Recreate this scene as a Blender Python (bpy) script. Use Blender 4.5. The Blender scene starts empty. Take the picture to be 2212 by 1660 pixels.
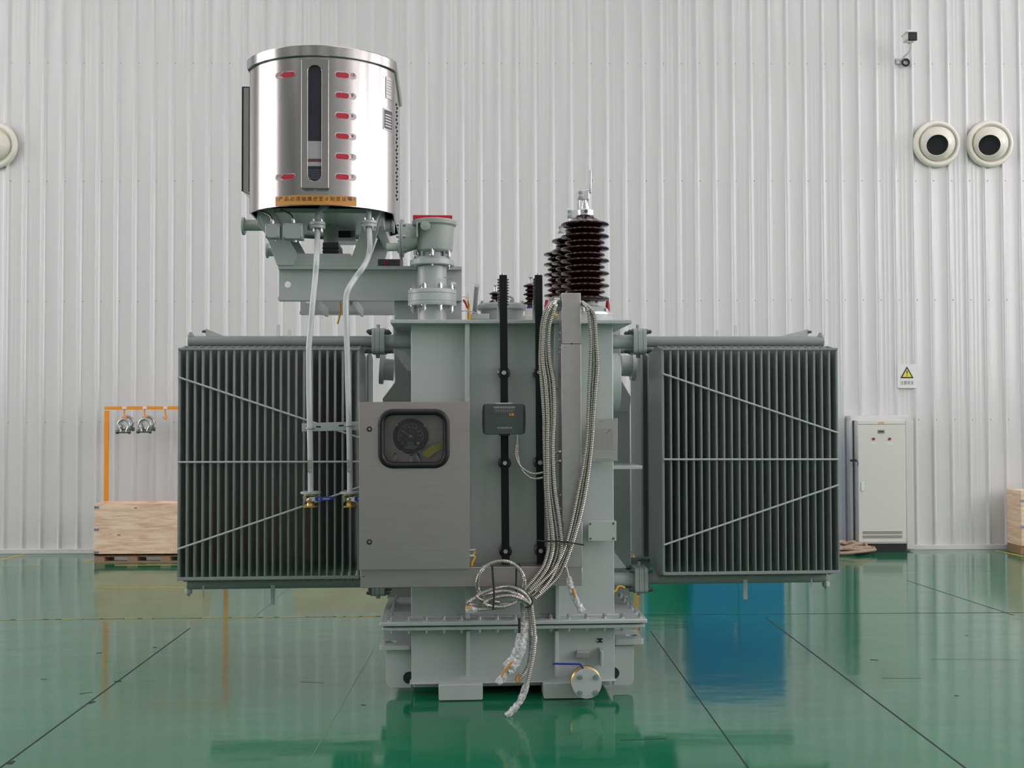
import bpy, bmesh, math, random
from mathutils import Vector, Matrix
random.seed(7)
C = bpy.context.scene.collection
sc = bpy.context.scene
PI = math.pi
# ------------------------------------------------------------------ camera model
F, CX, CY, CH = 2420.0, 1106.0, 830.0, 1.75
PITCH, ROLL = math.atan(60/F), 0.003
YAW_W = math.atan(31/F)            # hall axis
YAW_T = math.atan(131/F)           # transformer axis
DEL = YAW_T - YAW_W                # the transformer stands turned by this much in the hall
def basis(yaw):
    f = Vector((math.sin(yaw)*math.cos(PITCH), math.cos(yaw)*math.cos(PITCH), math.sin(PITCH)))
    r = Vector((math.cos(yaw), -math.sin(yaw), 0)); u = r.cross(f)
    return f, r - ROLL*u, u + ROLL*r
BW, BT = basis(YAW_W), basis(YAW_T)
def at(B, px, py, Y):
    f, r, u = B
    d = f*F + r*(px-CX) - u*(py-CY)
    k = Y/d.y
    return Vector((d.x*k, Y, CH + d.z*k))
def P(px, py, Y): return at(BT, px, py, Y)
def W(px, py, Y): return at(BW, px, py, Y)
def FLO(px, py, z=0.0):            # a point of the floor, hall frame
    f, r, u = BW
    d = f*F + r*(px-CX) - u*(py-CY)
    k = (z-CH)/d.z
    return Vector((d.x*k, d.y*k, z))
def X(px, Y, py=890): return P(px, py, Y).x
def Z(py, Y, px=1106): return P(px, py, Y).z
def S(n, Y): return n*Y/F          # n pixels at depth Y in metres
RT = Matrix.Rotation(DEL, 4, 'Z')

# ------------------------------------------------------------------ materials
def lin(c):
    return tuple(((v/255)/12.92 if v/255 <= .04045 else ((v/255+.055)/1.055)**2.4) for v in c) + (1,)
def mat(name, rgb, rough=.4, metal=0.0, nscale=0, namt=0.0, bump=0.0, bscale=200, emit=0, spec=.5, stretch=None):
    m = bpy.data.materials.new(name); m.use_nodes = True
    nt = m.node_tree; b = nt.nodes['Principled BSDF']
    b.inputs['Base Color'].default_value = lin(rgb); b.inputs['Roughness'].default_value = rough
    b.inputs['Metallic'].default_value = metal; b.inputs['Specular IOR Level'].default_value = spec
    if emit:
        b.inputs['Emission Color'].default_value = lin(rgb); b.inputs['Emission Strength'].default_value = emit
    tc = nt.nodes.new('ShaderNodeTexCoord'); src = tc.outputs['Object']
    if stretch:
        mp = nt.nodes.new('ShaderNodeMapping'); mp.inputs['Scale'].default_value = stretch
        nt.links.new(src, mp.inputs['Vector']); src = mp.outputs['Vector']
    if nscale:
        n = nt.nodes.new('ShaderNodeTexNoise'); n.inputs['Scale'].default_value = nscale; n.inputs['Detail'].default_value = 6
        nt.links.new(src, n.inputs['Vector'])
        hs = nt.nodes.new('ShaderNodeMix'); hs.data_type = 'RGBA'
        a = lin(rgb); k0, k1 = 1-namt, 1+namt
        hs.inputs[6].default_value = (a[0]*k0, a[1]*k0, a[2]*k0, 1); hs.inputs[7].default_value = (min(1,a[0]*k1), min(1,a[1]*k1), min(1,a[2]*k1), 1)
        nt.links.new(n.outputs['Fac'], hs.inputs[0]); nt.links.new(hs.outputs[2], b.inputs['Base Color'])
    if bump:
        n2 = nt.nodes.new('ShaderNodeTexNoise'); n2.inputs['Scale'].default_value = bscale; n2.inputs['Detail'].default_value = 3
        nt.links.new(src, n2.inputs['Vector'])
        bp = nt.nodes.new('ShaderNodeBump'); bp.inputs['Strength'].default_value = bump; bp.inputs['Distance'].default_value = .002
        nt.links.new(n2.outputs['Fac'], bp.inputs['Height']); nt.links.new(bp.outputs['Normal'], b.inputs['Normal'])
    return m
PAINT = mat('grey_green_paint', (181,188,185), .33, nscale=3, namt=.05, bump=.12, bscale=60)
PAINTD = mat('casting_paint', (160,167,163), .45, nscale=5, namt=.06, bump=.2, bscale=90)
PIPEP = mat('pale_pipe_paint', (206,208,210), .3, nscale=4, namt=.03)
FINP = mat('radiator_paint', (142,148,145), .4, nscale=4, namt=.05)
STEEL = mat('brushed_stainless', (172,169,167), .2, 1.0, nscale=2, namt=.05, bump=.06, bscale=30, stretch=(1,1,40))
SATIN = mat('satin_stainless', (182,172,171), .42, 1.0, nscale=7, namt=.12, bump=.05, bscale=50, stretch=(.6,1,12))
TRUNK = mat('stained_stainless', (186,181,181), .42, 1.0, nscale=16, namt=.12, bump=.05, bscale=40)
ZINC = mat('zinc_bolt', (190,192,195), .32, 1.0)
DKBOLT = mat('dark_bolt', (110,112,112), .4, .8)
ALU = mat('aluminium', (225,227,230), .28, 1.0)
FLEX = mat('flexible_steel', (178,173,166), .38, 1.0)
BLACK = mat('black_bar', (19,20,22), .55, spec=.25, bump=.1, bscale=40)
RUBBER = mat('black_rubber', (13,13,16), .45, bump=.15, bscale=120)
GREYP = mat('dark_grey_plastic', (70,76,76), .5, bump=.1, bscale=200)
DGREY = mat('black_plastic', (32,34,35), .5)
GLAZE = mat('brown_glaze', (44,20,17), .12, spec=.5, nscale=10, namt=.2)
GLAZEK = mat('black_glaze', (18,15,16), .12, spec=.7)
WHITE = mat('white_paint', (228,228,226), .4)
OFFW = mat('off_white_enamel', (236,232,218), .22)
RED = mat('signal_red', (188,22,48), .4)
REDD = mat('red_cap', (170,30,45), .45)
ORANGE = mat('orange_label', (212,146,66), .5, nscale=20, namt=.03)
ORFRAME = mat('orange_frame_paint', (246,150,14), .45, nscale=8, namt=.06)
YELLOW = mat('yellow_sleeve', (232,180,20), .45)
YTAG = mat('yellow_tag', (226,218,60), .5, nscale=30, namt=.05)
BRASS = mat('brass', (190,160,100), .35, 1.0, nscale=10, namt=.1)
BLUE = mat('blue_handle', (22,52,150), .4)
VIOLET = mat('violet_ring', (70,66,110), .5)
INK = mat('ink', (30,30,34), .6)
INKW = mat('white_print', (215,218,218), .6)
INKR = mat('red_print', (180,40,50), .6)
BOXL = mat('pale_metal_tag', (200,205,206), .4)
BOXG = mat('light_grey_box', (168,172,174), .45, .3, bump=.1)
CREAM = mat('cabinet_cream', (214,214,205), .4, nscale=3, namt=.02)
VENT = mat('vent_grey', (150,146,142), .6)
SILVERTAG = mat('steel_plate', (180,178,176), .4, .8, nscale=60, namt=.06)
GASKET_HOLE = mat('gasket_and_hole_shade', (30,34,34), .7)
ROPE = mat('beige_rope', (172,150,128), .9, nscale=60, namt=.4, bump=.6, bscale=150)
BLUEC = mat('blue_cabinet_paint', (30,105,190), .4)
TEAL = mat('green_machine_paint', (20,110,95), .45)
TEALL = mat('teal_post_paint', (40,150,190), .45)
WEDGE = mat('grey_cover', (120,116,116), .7, nscale=8, namt=.1)
DIAL = mat('dial_black', (22,24,25), .35)
DARKSLOT = mat('gauge_dark', (38,40,50), .35)
FLOAT = mat('gauge_float', (178,176,178), .5)
MAROON = mat('gauge_maroon', (110,60,70), .5)
STRIPE = mat('gauge_line', (105,108,122), .5)
CLIP = mat('blue_clip', (130,150,165), .4, .6)
def glassmat(name, tint=(1,1,1), clear=.85, rough=.03):
    m = bpy.data.materials.new(name); m.use_nodes = True; nt = m.node_tree
    nt.nodes.remove(nt.nodes['Principled BSDF']); out = nt.nodes['Material Output']
    t = nt.nodes.new('ShaderNodeBsdfTransparent'); t.inputs[0].default_value = (*[c*clear for c in tint], 1)
    g = nt.nodes.new('ShaderNodeBsdfGlossy'); g.inputs['Roughness'].default_value = rough
    fr = nt.nodes.new('ShaderNodeFresnel'); fr.inputs['IOR'].default_value = 1.45
    mx = nt.nodes.new('ShaderNodeMixShader')
    nt.links.new(fr.outputs[0], mx.inputs[0]); nt.links.new(t.outputs[0], mx.inputs[1]); nt.links.new(g.outputs[0], mx.inputs[2])
    nt.links.new(mx.outputs[0], out.inputs[0]); return m
GLASS = glassmat('pane_glass')
def filmmat():
    m = bpy.data.materials.new('clear_film'); m.use_nodes = True; nt = m.node_tree
    b = nt.nodes['Principled BSDF']; out = nt.nodes['Material Output']
    b.inputs['Base Color'].default_value = lin((240,241,242)); b.inputs['Roughness'].default_value = .12
    n = nt.nodes.new('ShaderNodeTexNoise'); n.inputs['Scale'].default_value = 55; n.inputs['Detail'].default_value = 5
    tc = nt.nodes.new('ShaderNodeTexCoord'); nt.links.new(tc.outputs['Object'], n.inputs['Vector'])
    bp = nt.nodes.new('ShaderNodeBump'); bp.inputs['Strength'].default_value = 1; bp.inputs['Distance'].default_value = .02
    nt.links.new(n.outputs['Fac'], bp.inputs['Height']); nt.links.new(bp.outputs['Normal'], b.inputs['Normal'])
    t = nt.nodes.new('ShaderNodeBsdfTransparent'); mx = nt.nodes.new('ShaderNodeMixShader')
    rp = nt.nodes.new('ShaderNodeMapRange'); rp.inputs['From Min'].default_value = .4; rp.inputs['From Max'].default_value = .62
    rp.inputs['To Min'].default_value = .35; rp.inputs['To Max'].default_value = .95
    nt.links.new(n.outputs['Fac'], rp.inputs['Value']); nt.links.new(rp.outputs['Result'], mx.inputs[0])
    nt.links.new(t.outputs[0], mx.inputs[1]); nt.links.new(b.outputs[0], mx.inputs[2]); nt.links.new(mx.outputs[0], out.inputs[0])
    return m
FILM = filmmat()
def woodmat():
    m = mat('plywood', (214,180,148), .65, bump=.15, bscale=40); nt = m.node_tree; b = nt.nodes['Principled BSDF']
    tc = nt.nodes.new('ShaderNodeTexCoord'); mp = nt.nodes.new('ShaderNodeMapping'); mp.inputs['Scale'].default_value = (1.2,1.2,9)
    n = nt.nodes.new('ShaderNodeTexNoise'); n.inputs['Scale'].default_value = 2.2; n.inputs['Detail'].default_value = 8; n.inputs['Distortion'].default_value = 1.2
    r = nt.nodes.new('ShaderNodeValToRGB'); e = r.color_ramp.elements
    e[0].position = .25; e[0].color = lin((206,164,132)); e[1].position = .62; e[1].color = lin((240,214,186))
    v = nt.nodes.new('ShaderNodeTexVoronoi'); v.inputs['Scale'].default_value = 3.1
    mp2 = nt.nodes.new('ShaderNodeMapping'); mp2.inputs['Scale'].default_value = (1,1,2.2)
    k = nt.nodes.new('ShaderNodeValToRGB'); k.color_ramp.elements[0].position = .03; k.color_ramp.elements[0].color = (.25,.14,.09,1)
    k.color_ramp.elements[1].position = .09; k.color_ramp.elements[1].color = (1,1,1,1)
    mx = nt.nodes.new('ShaderNodeMix'); mx.data_type = 'RGBA'; mx.blend_type = 'MULTIPLY'; mx.inputs[0].default_value = .8
    L = nt.links.new
    L(tc.outputs['Object'], mp.inputs[0]); L(mp.outputs[0], n.inputs[0]); L(n.outputs[0], r.inputs[0])
    L(tc.outputs['Object'], mp2.inputs[0]); L(mp2.outputs[0], v.inputs[0]); L(v.outputs[0], k.inputs[0])
    L(r.outputs[0], mx.inputs[6]); L(k.outputs[0], mx.inputs[7]); L(mx.outputs[2], b.inputs['Base Color'])
    return m
WOOD = woodmat()
WOODD = mat('pallet_wood', (150,120,96), .75, nscale=9, namt=.25)

# ------------------------------------------------------------------ mesh builder
class MB:
    def __init__(s): s.v = []; s.f = []; s.mi = []; s.m = 0
    def add(s, vs, fs):
        o = len(s.v); s.v += [Vector(q) for q in vs]
        for f in fs: s.f.append(tuple(i+o for i in f)); s.mi.append(s.m)
        return s
    def box(s, x0, x1, y0, y1, z0, z1):
        x0, x1 = min(x0,x1), max(x0,x1); y0, y1 = min(y0,y1), max(y0,y1); z0, z1 = min(z0,z1), max(z0,z1)
        return s.add([(x0,y0,z0),(x1,y0,z0),(x1,y1,z0),(x0,y1,z0),(x0,y0,z1),(x1,y0,z1),(x1,y1,z1),(x0,y1,z1)],
                     [(0,3,2,1),(4,5,6,7),(0,1,5,4),(1,2,6,5),(2,3,7,6),(3,0,4,7)])
    def pbox(s, px0, px1, py0, py1, Y, d):      # front face at depth Y through the photo's edges, d deep
        cx, cy = (px0+px1)/2, (py0+py1)/2
        return s.box(P(px0,cy,Y).x, P(px1,cy,Y).x, Y, Y+d, P(cx,py1,Y).z, P(cx,py0,Y).z)
    def prism(s, poly, y0, y1):                 # poly of (x,z), extruded along y
        n = len(poly); a = sum(poly[i][0]*poly[(i+1)%n][1]-poly[(i+1)%n][0]*poly[i][1] for i in range(n))
        if a < 0: poly = poly[::-1]
        return s.add([(p[0],y0,p[1]) for p in poly]+[(p[0],y1,p[1]) for p in poly],
                     [tuple(range(n)), tuple(range(2*n-1,n-1,-1))]+[(i,i+n,(i+1)%n+n,(i+1)%n) for i in range(n)])
    def prismx(s, poly, x0, x1):                # poly of (y,z), extruded along x
        n = len(poly); a = sum(poly[i][0]*poly[(i+1)%n][1]-poly[(i+1)%n][0]*poly[i][1] for i in range(n))
        if a < 0: poly = poly[::-1]
        return s.add([(x0,p[0],p[1]) for p in poly]+[(x1,p[0],p[1]) for p in poly],
                     [tuple(range(n-1,-1,-1)), tuple(range(n,2*n))]+[(i,(i+1)%n,(i+1)%n+n,i+n) for i in range(n)])
    def prismz(s, poly, z0, z1):                # poly of (x,y), extruded along z
        n = len(poly); a = sum(poly[i][0]*poly[(i+1)%n][1]-poly[(i+1)%n][0]*poly[i][1] for i in range(n))
        if a < 0: poly = poly[::-1]
        return s.add([(p[0],p[1],z0) for p in poly]+[(p[0],p[1],z1) for p in poly],
                     [tuple(range(n-1,-1,-1)), tuple(range(n,2*n))]+[(i,(i+1)%n,(i+1)%n+n,i+n) for i in range(n)])
    def pprism(s, pts, Y, d): return s.prism([(P(a,b,Y).x, P(a,b,Y).z) for a, b in pts], Y, Y+d)
    def ring(s, outer, inner, y0, y1):          # plate with a hole, polys of (x,z) of one length, counter-clockwise seen from -y
        n = len(outer)
        vs = [(p[0],y0,p[1]) for p in outer]+[(p[0],y0,p[1]) for p in inner]+[(p[0],y1,p[1]) for p in outer]+[(p[0],y1,p[1]) for p in inner]
        fs = []
        for i in range(n):
            j = (i+1) % n
            fs += [(i,j,j+n,i+n), (i+2*n,i+3*n,j+3*n,j+2*n), (i,i+2*n,j+2*n,j), (i+n,j+n,j+3*n,i+3*n)]
        return s.add(vs, fs)
    def frustum(s, p0, p1, r0, r1, n=24, caps=True):
        p0, p1 = Vector(p0), Vector(p1); d = (p1-p0).normalized()
        a = d.orthogonal().normalized(); b = d.cross(a)
        vs = [p0 + (a*math.cos(t)+b*math.sin(t))*r0 for t in [2*PI*i/n for i in range(n)]] + \
             [p1 + (a*math.cos(t)+b*math.sin(t))*r1 for t in [2*PI*i/n for i in range(n)]]
        fs = [(i,(i+1)%n,(i+1)%n+n,i+n) for i in range(n)]
        if caps: fs += [tuple(range(n-1,-1,-1)), tuple(range(n,2*n))]
        return s.add(vs, fs)
    def cyl(s, p0, p1, r, n=24): return s.frustum(p0, p1, r, r, n)
    def lathe(s, prof, c, n=32):                # prof of (r,z), around a vertical axis
        c = Vector(c); m = len(prof); vs = []
        for r, z in prof:
            vs += [c + Vector((r*math.cos(2*PI*i/n), r*math.sin(2*PI*i/n), z)) for i in range(n)]
        fs = []
        for k in range(m-1):
            for i in range(n):
                j = (i+1) % n; fs.append((k*n+i, k*n+j, (k+1)*n+j, (k+1)*n+i))
        fs += [tuple(range(n-1,-1,-1)), tuple((m-1)*n+i for i in range(n))]
        return s.add(vs, fs)
    def lathey(s, prof, c, n=32):               # prof of (r, depth towards -y)
        t = MB().lathe(prof, (0,0,0), n); c = Vector(c)
        return s.add([c + Vector((v.x, -v.z, v.y)) for v in t.v], t.f)
    def tube(s, pts, r, n=10, caps=True, rad=None):
        pts = [Vector(p) for p in pts]; m = len(pts); vs = []; a = None
        for k in range(m):
            d = (pts[min(k+1,m-1)]-pts[max(k-1,0)]).normalized()
            a = d.orthogonal().normalized() if a is None else (a - d*a.dot(d)).normalized()
            b = d.cross(a); q = rad[k] if rad else r
            vs += [pts[k]+(a*math.cos(2*PI*i/n)+b*math.sin(2*PI*i/n))*q for i in range(n)]
        fs = [(k*n+i, k*n+(i+1)%n, (k+1)*n+(i+1)%n, (k+1)*n+i) for k in range(m-1) for i in range(n)]
        if caps: fs += [tuple(range(n-1,-1,-1)), tuple((m-1)*n+i for i in range(n))]
        return s.add(vs, fs)
    def sphere(s, c, r, n=16, sz=1.0):
        return s.lathe([(max(1e-4,r*math.sin(PI*i/n)), -r*sz*math.cos(PI*i/n)) for i in range(n+1)], c, n*2)
def rrect(cx, cz, w, h, r, k=6):
    out = []
    for (sx, sz, a0) in ((1,-1,-90),(1,1,0),(-1,1,90),(-1,-1,180)):
        for i in range(k+1):
            a = math.radians(a0+90*i/k)
            out.append((cx+sx*(w/2-r)+r*math.cos(a), cz+sz*(h/2-r)+r*math.sin(a)))
    return out
def spline(pts, step=.03):
    pts = [Vector(p) for p in pts]; out = []
    for i in range(len(pts)-1):
        p0, p1, p2, p3 = pts[max(i-1,0)], pts[i], pts[i+1], pts[min(i+2,len(pts)-1)]
        n = max(2, int((p2-p1).length/step))
        for k in range(n):
            t = k/n
            out.append(.5*((2*p1)+(p2-p0)*t+(2*p0-5*p1+4*p2-p3)*t*t+(3*p1-p0-3*p2+p3)*t**3))
    out.append(pts[-1]); return out
def link(name, me, parent=None, loc=(0,0,0)):
    o = bpy.data.objects.new(name, me); C.objects.link(o); o.location = loc
    if parent: o.parent = parent
    return o
def mesh(name, mb, mats, sharp=32):
    me = bpy.data.meshes.new(name); me.from_pydata([tuple(v) for v in mb.v], [], mb.f)
    for m in (mats if isinstance(mats, (list,tuple)) else [mats]): me.materials.append(m)
    me.polygons.foreach_set('material_index', mb.mi)
    if sharp:
        me.polygons.foreach_set('use_smooth', [True]*len(me.polygons)); me.update()
        me.set_sharp_from_angle(angle=math.radians(sharp))
    me.update(); return me
def bevel(o, w=.003, seg=2):
    b = o.modifiers.new('bevel', 'BEVEL'); b.width = w; b.segments = seg; b.limit_method = 'ANGLE'; b.angle_limit = math.radians(40)
    return o
def tag(o, label, cat, group=None, kind=None):
    if label: o['label'] = label
    if cat: o['category'] = cat
    if group: o['group'] = group
    if kind: o['kind'] = kind
    return o
def thing(name, label, cat, base, turned=False, group=None):
    o = bpy.data.objects.new(name, None); C.objects.link(o); o.empty_display_size = .1
    base = Vector(base); o['base'] = 0; del o['base']
    o.location = (RT @ base) if turned else base
    o.rotation_euler = (0, 0, DEL if turned else 0)
    BASES[o.name] = base
    return tag(o, label, cat, group)
BASES = {}
def part(parent, name, mb, m, bev=0, sharp=32, label=None):
    o = link(name, mesh(name, mb, m, sharp), parent, -BASES[parent.name])
    if bev: bevel(o, bev)
    if label: o['label'] = label
    return o
def sub(parent, name, mb, m, bev=0, sharp=32, label=None):
    o = link(name, mesh(name, mb, m, sharp), parent)
    if bev: bevel(o, bev)
    if label: o['label'] = label
    return o
def single(name, mb, m, label, cat, base, turned=False, group=None, bev=0, sharp=32, kind=None):
    base = Vector(base)
    for v in mb.v: v -= base
    o = link(name, mesh(name, mb, m, sharp)); o.location = (RT @ base) if turned else base
    o.rotation_euler = (0, 0, DEL if turned else 0)
    if bev: bevel(o, bev)
    return tag(o, label, cat, group, kind)
HEX = {}
def hexmesh(axis, r, h, m, washer=True):
    key = (axis, round(r,4), round(h,4), m.name)
    if key not in HEX:
        mb = MB(); d = {'x':Vector((1,0,0)),'y':Vector((0,-1,0)),'z':Vector((0,0,1))}[axis[-1]]
        if axis[0] == '-': d = -d
        z = Vector((0,0,0))
        if washer: mb.cyl(z, d*h*.22, r*1.35, 16)
        mb.cyl(d*h*.2, d*h, r, 6)
        mb.cyl(d*h, d*h*1.25, r*.5, 10)
        HEX[key] = mesh('bolt', mb, m)
    return HEX[key]
def bolts(parent, pts, axis, r, h, m=ZINC, name='bolt', ispart=False):
    me = hexmesh(axis, r, h, m)
    for p in pts: link(name, me, parent, Vector(p) - (BASES[parent.name] if ispart else Vector()))
TXT = {}
def text_geo(s, size=1.0):
    if s not in TXT:
        cu = bpy.data.curves.new('t', 'FONT'); cu.body = s; cu.size = 1; cu.align_x = 'CENTER'; cu.align_y = 'CENTER'; cu.resolution_u = 2
        o = bpy.data.objects.new('t', cu); C.objects.link(o)
        dg = bpy.context.evaluated_depsgraph_get(); dg.update()
        me = bpy.data.meshes.new_from_object(o.evaluated_get(dg))
        TXT[s] = ([v.co.copy() for v in me.vertices], [tuple(p.vertices) for p in me.polygons])
        bpy.data.objects.remove(o); bpy.data.curves.remove(cu); bpy.data.meshes.remove(me)
    return TXT[s]
def text_on(mb, s, c, h, flip=1, width=None):   # flat text standing in the xz plane, facing -y
    vs, fs = text_geo(s); c = Vector(c); k = h/.73; kx = k
    if width and vs:
        w = max(v.x for v in vs)-min(v.x for v in vs); kx = width/max(w,1e-6)
    mb.add([c+Vector((v.x*kx, 0, v.y*k)) for v in vs], fs)

# ================================================================== SETTING
YW = 14.1
HX, HY0, HZ = 15.0, -9.0, 9.5
def structure(name, mb, m, sharp=32, bev=0):
    o = link(name, mesh(name, mb, m, sharp)); o['kind'] = 'structure'
    if bev: bevel(o, bev)
    return o
def floormat():
    m = bpy.data.materials.new('green_sheet_floor'); m.use_nodes = True; nt = m.node_tree; L = nt.links.new
    b = nt.nodes['Principled BSDF']; tc = nt.nodes.new('ShaderNodeTexCoord')
    n = nt.nodes.new('ShaderNodeTexNoise'); n.inputs['Scale'].default_value = .9; n.inputs['Detail'].default_value = 8; L(tc.outputs['Object'], n.inputs[0])
    r = nt.nodes.new('ShaderNodeValToRGB'); r.color_ramp.elements[0].position = .3; r.color_ramp.elements[1].position = .75
    r.color_ramp.elements[0].color = lin((8,98,66)); r.color_ramp.elements[1].color = lin((20,116,82)); L(n.outputs[0], r.inputs[0])
    # thin pale scuffs, short strokes across the floor
    mp = nt.nodes.new('ShaderNodeMapping'); mp.inputs['Scale'].default_value = (1.1,7,1); mp.inputs['Rotation'].default_value = (0,0,.12); L(tc.outputs['Object'], mp.inputs[0])
    n2 = nt.nodes.new('ShaderNodeTexNoise'); n2.inputs['Scale'].default_value = 3.0; n2.inputs['Detail'].default_value = 9; n2.inputs['Roughness'].default_value = .7; L(mp.outputs[0], n2.inputs[0])
    r2 = nt.nodes.new('ShaderNodeValToRGB'); r2.color_ramp.elements[0].position = .66; r2.color_ramp.elements[0].color = (0,0,0,1); r2.color_ramp.elements[1].position = .8; r2.color_ramp.elements[1].color = (.5,.5,.5,1); L(n2.outputs[0], r2.inputs[0])
    mx = nt.nodes.new('ShaderNodeMix'); mx.data_type = 'RGBA'; L(r2.outputs[0], mx.inputs[0]); L(r.outputs[0], mx.inputs[6]); mx.inputs[7].default_value = lin((96,140,118))
    L(mx.outputs[2], b.inputs['Base Color'])
    rr = nt.nodes.new('ShaderNodeMapRange'); rr.inputs['To Min'].default_value = .06; rr.inputs['To Max'].default_value = .15; L(n2.outputs[0], rr.inputs['Value']); L(rr.outputs[0], b.inputs['Roughness'])
    n3 = nt.nodes.new('ShaderNodeTexNoise'); n3.inputs['Scale'].default_value = 2.2; n3.inputs['Detail'].default_value = 2
    mp3 = nt.nodes.new('ShaderNodeMapping'); mp3.inputs['Scale'].default_value = (.7,1.6,1); L(tc.outputs['Object'], mp3.inputs[0]); L(mp3.outputs[0], n3.inputs[0])
    bp = nt.nodes.new('ShaderNodeBump'); bp.inputs['Strength'].default_value = .6; bp.inputs['Distance'].default_value = .0045; L(n3.outputs[0], bp.inputs['Height']); L(bp.outputs[0], b.inputs['Normal'])
    b.inputs['Specular IOR Level'].default_value = .56
    return m
FLOORM = floormat()
structure('floor', MB().box(-HX-.2, HX+.2, HY0-.2, YW+.3, -.15, 0), FLOORM)
WALLM = mat('white_cladding', (212,212,211), .2, spec=.7, nscale=.7, namt=.015)
SCREW = mat('screw_grey', (176,174,170), .6)
HALLG = mat('hall_wall_grey', (198,198,196), .7)
CEILM = mat('ceiling_grey', (200,200,198), .7)
# corrugated back wall
xa = W(15+3.5, 0, YW).x; xb = W(1809+3.5, 30, YW).x; RS = (xb-xa)/46
def ribbed(mb, x0, x1):
    prof = []; i0 = int(math.floor((x0-xa)/RS)); i1 = int(math.ceil((x1-xa)/RS))
    for i in range(i0, i1+1):
        c = xa+i*RS
        for k in range(-7, 8):
            q = .036*k/7; prof.append((c+q, YW-.012*(1+math.cos(PI*q/.036))))
        if i % 4 in (1, 0):
            for q in (.085,.135):
                prof += [(c+q-.008,YW), (c+q,YW-.0011), (c+q+.008,YW)]
    n = len(prof)
    mb.add([(a,b,.02) for a,b in prof]+[(a,b,HZ) for a,b in prof], [(k,k+1,k+1+n,k+n) for k in range(n-1)])
    mb.box(x0, x1, YW+.002, YW+.2, 0, HZ)
    mb.m = 1
    for py in (137, 391, 650, 910):
        z = W(1106, py, YW).z
        for i in range(i0, i1+1):
            q = Vector((xa+i*RS+.043, YW, z)); mb.frustum(q, q-Vector((0,.005,0)), .009, .005, 6)
    mb.m = 0
mb = MB(); ribbed(mb, -HX, HX)
structure('wall_back', mb, [WALLM, SCREW], sharp=50)
structure('baseboard_back', MB().box(-HX, HX, YW-.05, YW, 0, .06), WALLM, bev=.004)
structure('wall_left', MB().box(-HX-.2, -HX, HY0, YW+.2, 0, HZ), HALLG)
structure('wall_right', MB().box(HX, HX+.2, HY0, YW+.2, 0, HZ), HALLG)
structure('wall_front', MB().box(-HX-.2, HX+.2, HY0-.2, HY0, 0, HZ), HALLG)
structure('ceiling', MB().box(-HX-.2, HX+.2, HY0-.2, YW+.3, HZ, HZ+.2), CEILM)
# daylight: tall windows in the side walls and skylight strips in the roof
def day(name, s, col=(255,247,252)): return mat(name, col, .5, emit=s)
WIN_R, WIN_L, SKY = day('daylight_right', 7.0), day('daylight_left', 7.5), day('daylight_roof', 1.9)
wn = 0
for y0, y1 in ((-7.5,-4.0), (-2.5,1.0), (3.0,7.6)):
    wn += 1; structure('window_%d' % wn, MB().box(HX-.03, HX-.005, y0, y1, 2.2, 9.2), WIN_R)
wn += 1; structure('window_%d' % wn, MB().box(HX-.03, HX-.005, 9.4, 12.8, 4.8, 9.2), WIN_R)  # extra unseen window, added to brighten the ribs on the wall's right
for y0, y1 in ((1.6,5.2), (6.6,10.0)):
    wn += 1; structure('window_%d' % wn, MB().box(-HX+.005, -HX+.03, y0, y1, 2.2, 9.2), WIN_L)
for x0 in (-12.5, -7.5, -2.5, 2.5, 7.5):
    wn += 1; structure('window_%d' % wn, MB().box(x0+1.6, x0+3.4, HY0+2, YW-1.2, HZ-.03, HZ-.005), SKY)
# floor seams and painted lines
SEAM = mat('floor_seam', (38,44,40), .8); YLINE = mat('worn_yellow_line', (196,170,50), .6, nscale=14, namt=.35); PALE = mat('pale_seam', (98,130,112), .5)
tn = 0
def strip(a, b, w, m, z=.0008):
    global tn
    tn += 1; a, b = Vector(a), Vector(b); d = (b-a).normalized(); s = Vector((-d.y, d.x, 0))*w/2
    mb = MB().add([a+s,b+s,b-s,a-s], [(3,2,1,0)])
    for v in mb.v: v.z = z
    structure('trim_%d' % tn, mb, m)
def fstrip(p0, p1, w, m, z=.0008): strip(FLO(*p0), FLO(*p1), w, m, z)
fstrip((0,1660),(410,1358), .012, SEAM); fstrip((2085,1660),(1655,1336), .012, SEAM)
fstrip((660,1660),(807,1404), .005, PALE); fstrip((1616,1660),(1405,1364), .008, SEAM)
fstrip((0,1340),(840,1332), .028, SEAM, .0008)
def dashes(items, w, m, z):
    global tn
    tn += 1; mb = MB()
    for a, b, k in items:
        a, b = FLO(*a), FLO(*b); d = (b-a).normalized(); s_ = Vector((-d.y, d.x, 0))*w*k/2
        mb.add([a+s_, b+s_*.8, b-s_*.7, a-s_], [(3,2,1,0)])
    for v in mb.v: v.z = z
    structure('trim_%d' % tn, mb, m)
rn = random.Random(5); its = []; xx = -20
while xx < 835:
    x2 = xx+rn.uniform(14,60); its.append(((xx,1340-xx*8/840),(x2,1340-x2*8/840), rn.uniform(.4,1))); xx = x2+rn.uniform(2,14)
dashes(its, .026, YLINE, .0013)
dashes([((1880,1426),(1897,1427),1),((208,1412),(220,1411),.8),((331,1399),(339,1400),.7),((172,1500),(200,1496),.5),((88,1468),(102,1468),.5),((2062,1504),(2070,1504),.8),((1905,1466),(1990,1466),.35),((650,1474),(700,1476),.4),((248,1474),(262,1472),2.2),((190,1521),(205,1516),1.6),((20,1652),(30,1645),1.5),((1340,1600),(1440,1597),.4),((2085,1374),(2092,1374),.8),((2010,1425),(2200,1426),.3),((780,1524),(790,1524),.7)], .018, SEAM, .0011)
fstrip((1380,1329),(2212,1324), .015, SEAM)
fstrip((548,1335),(690,1215), .012, PALE); fstrip((1960,1255),(2190,1330), .012, SEAM)
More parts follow.
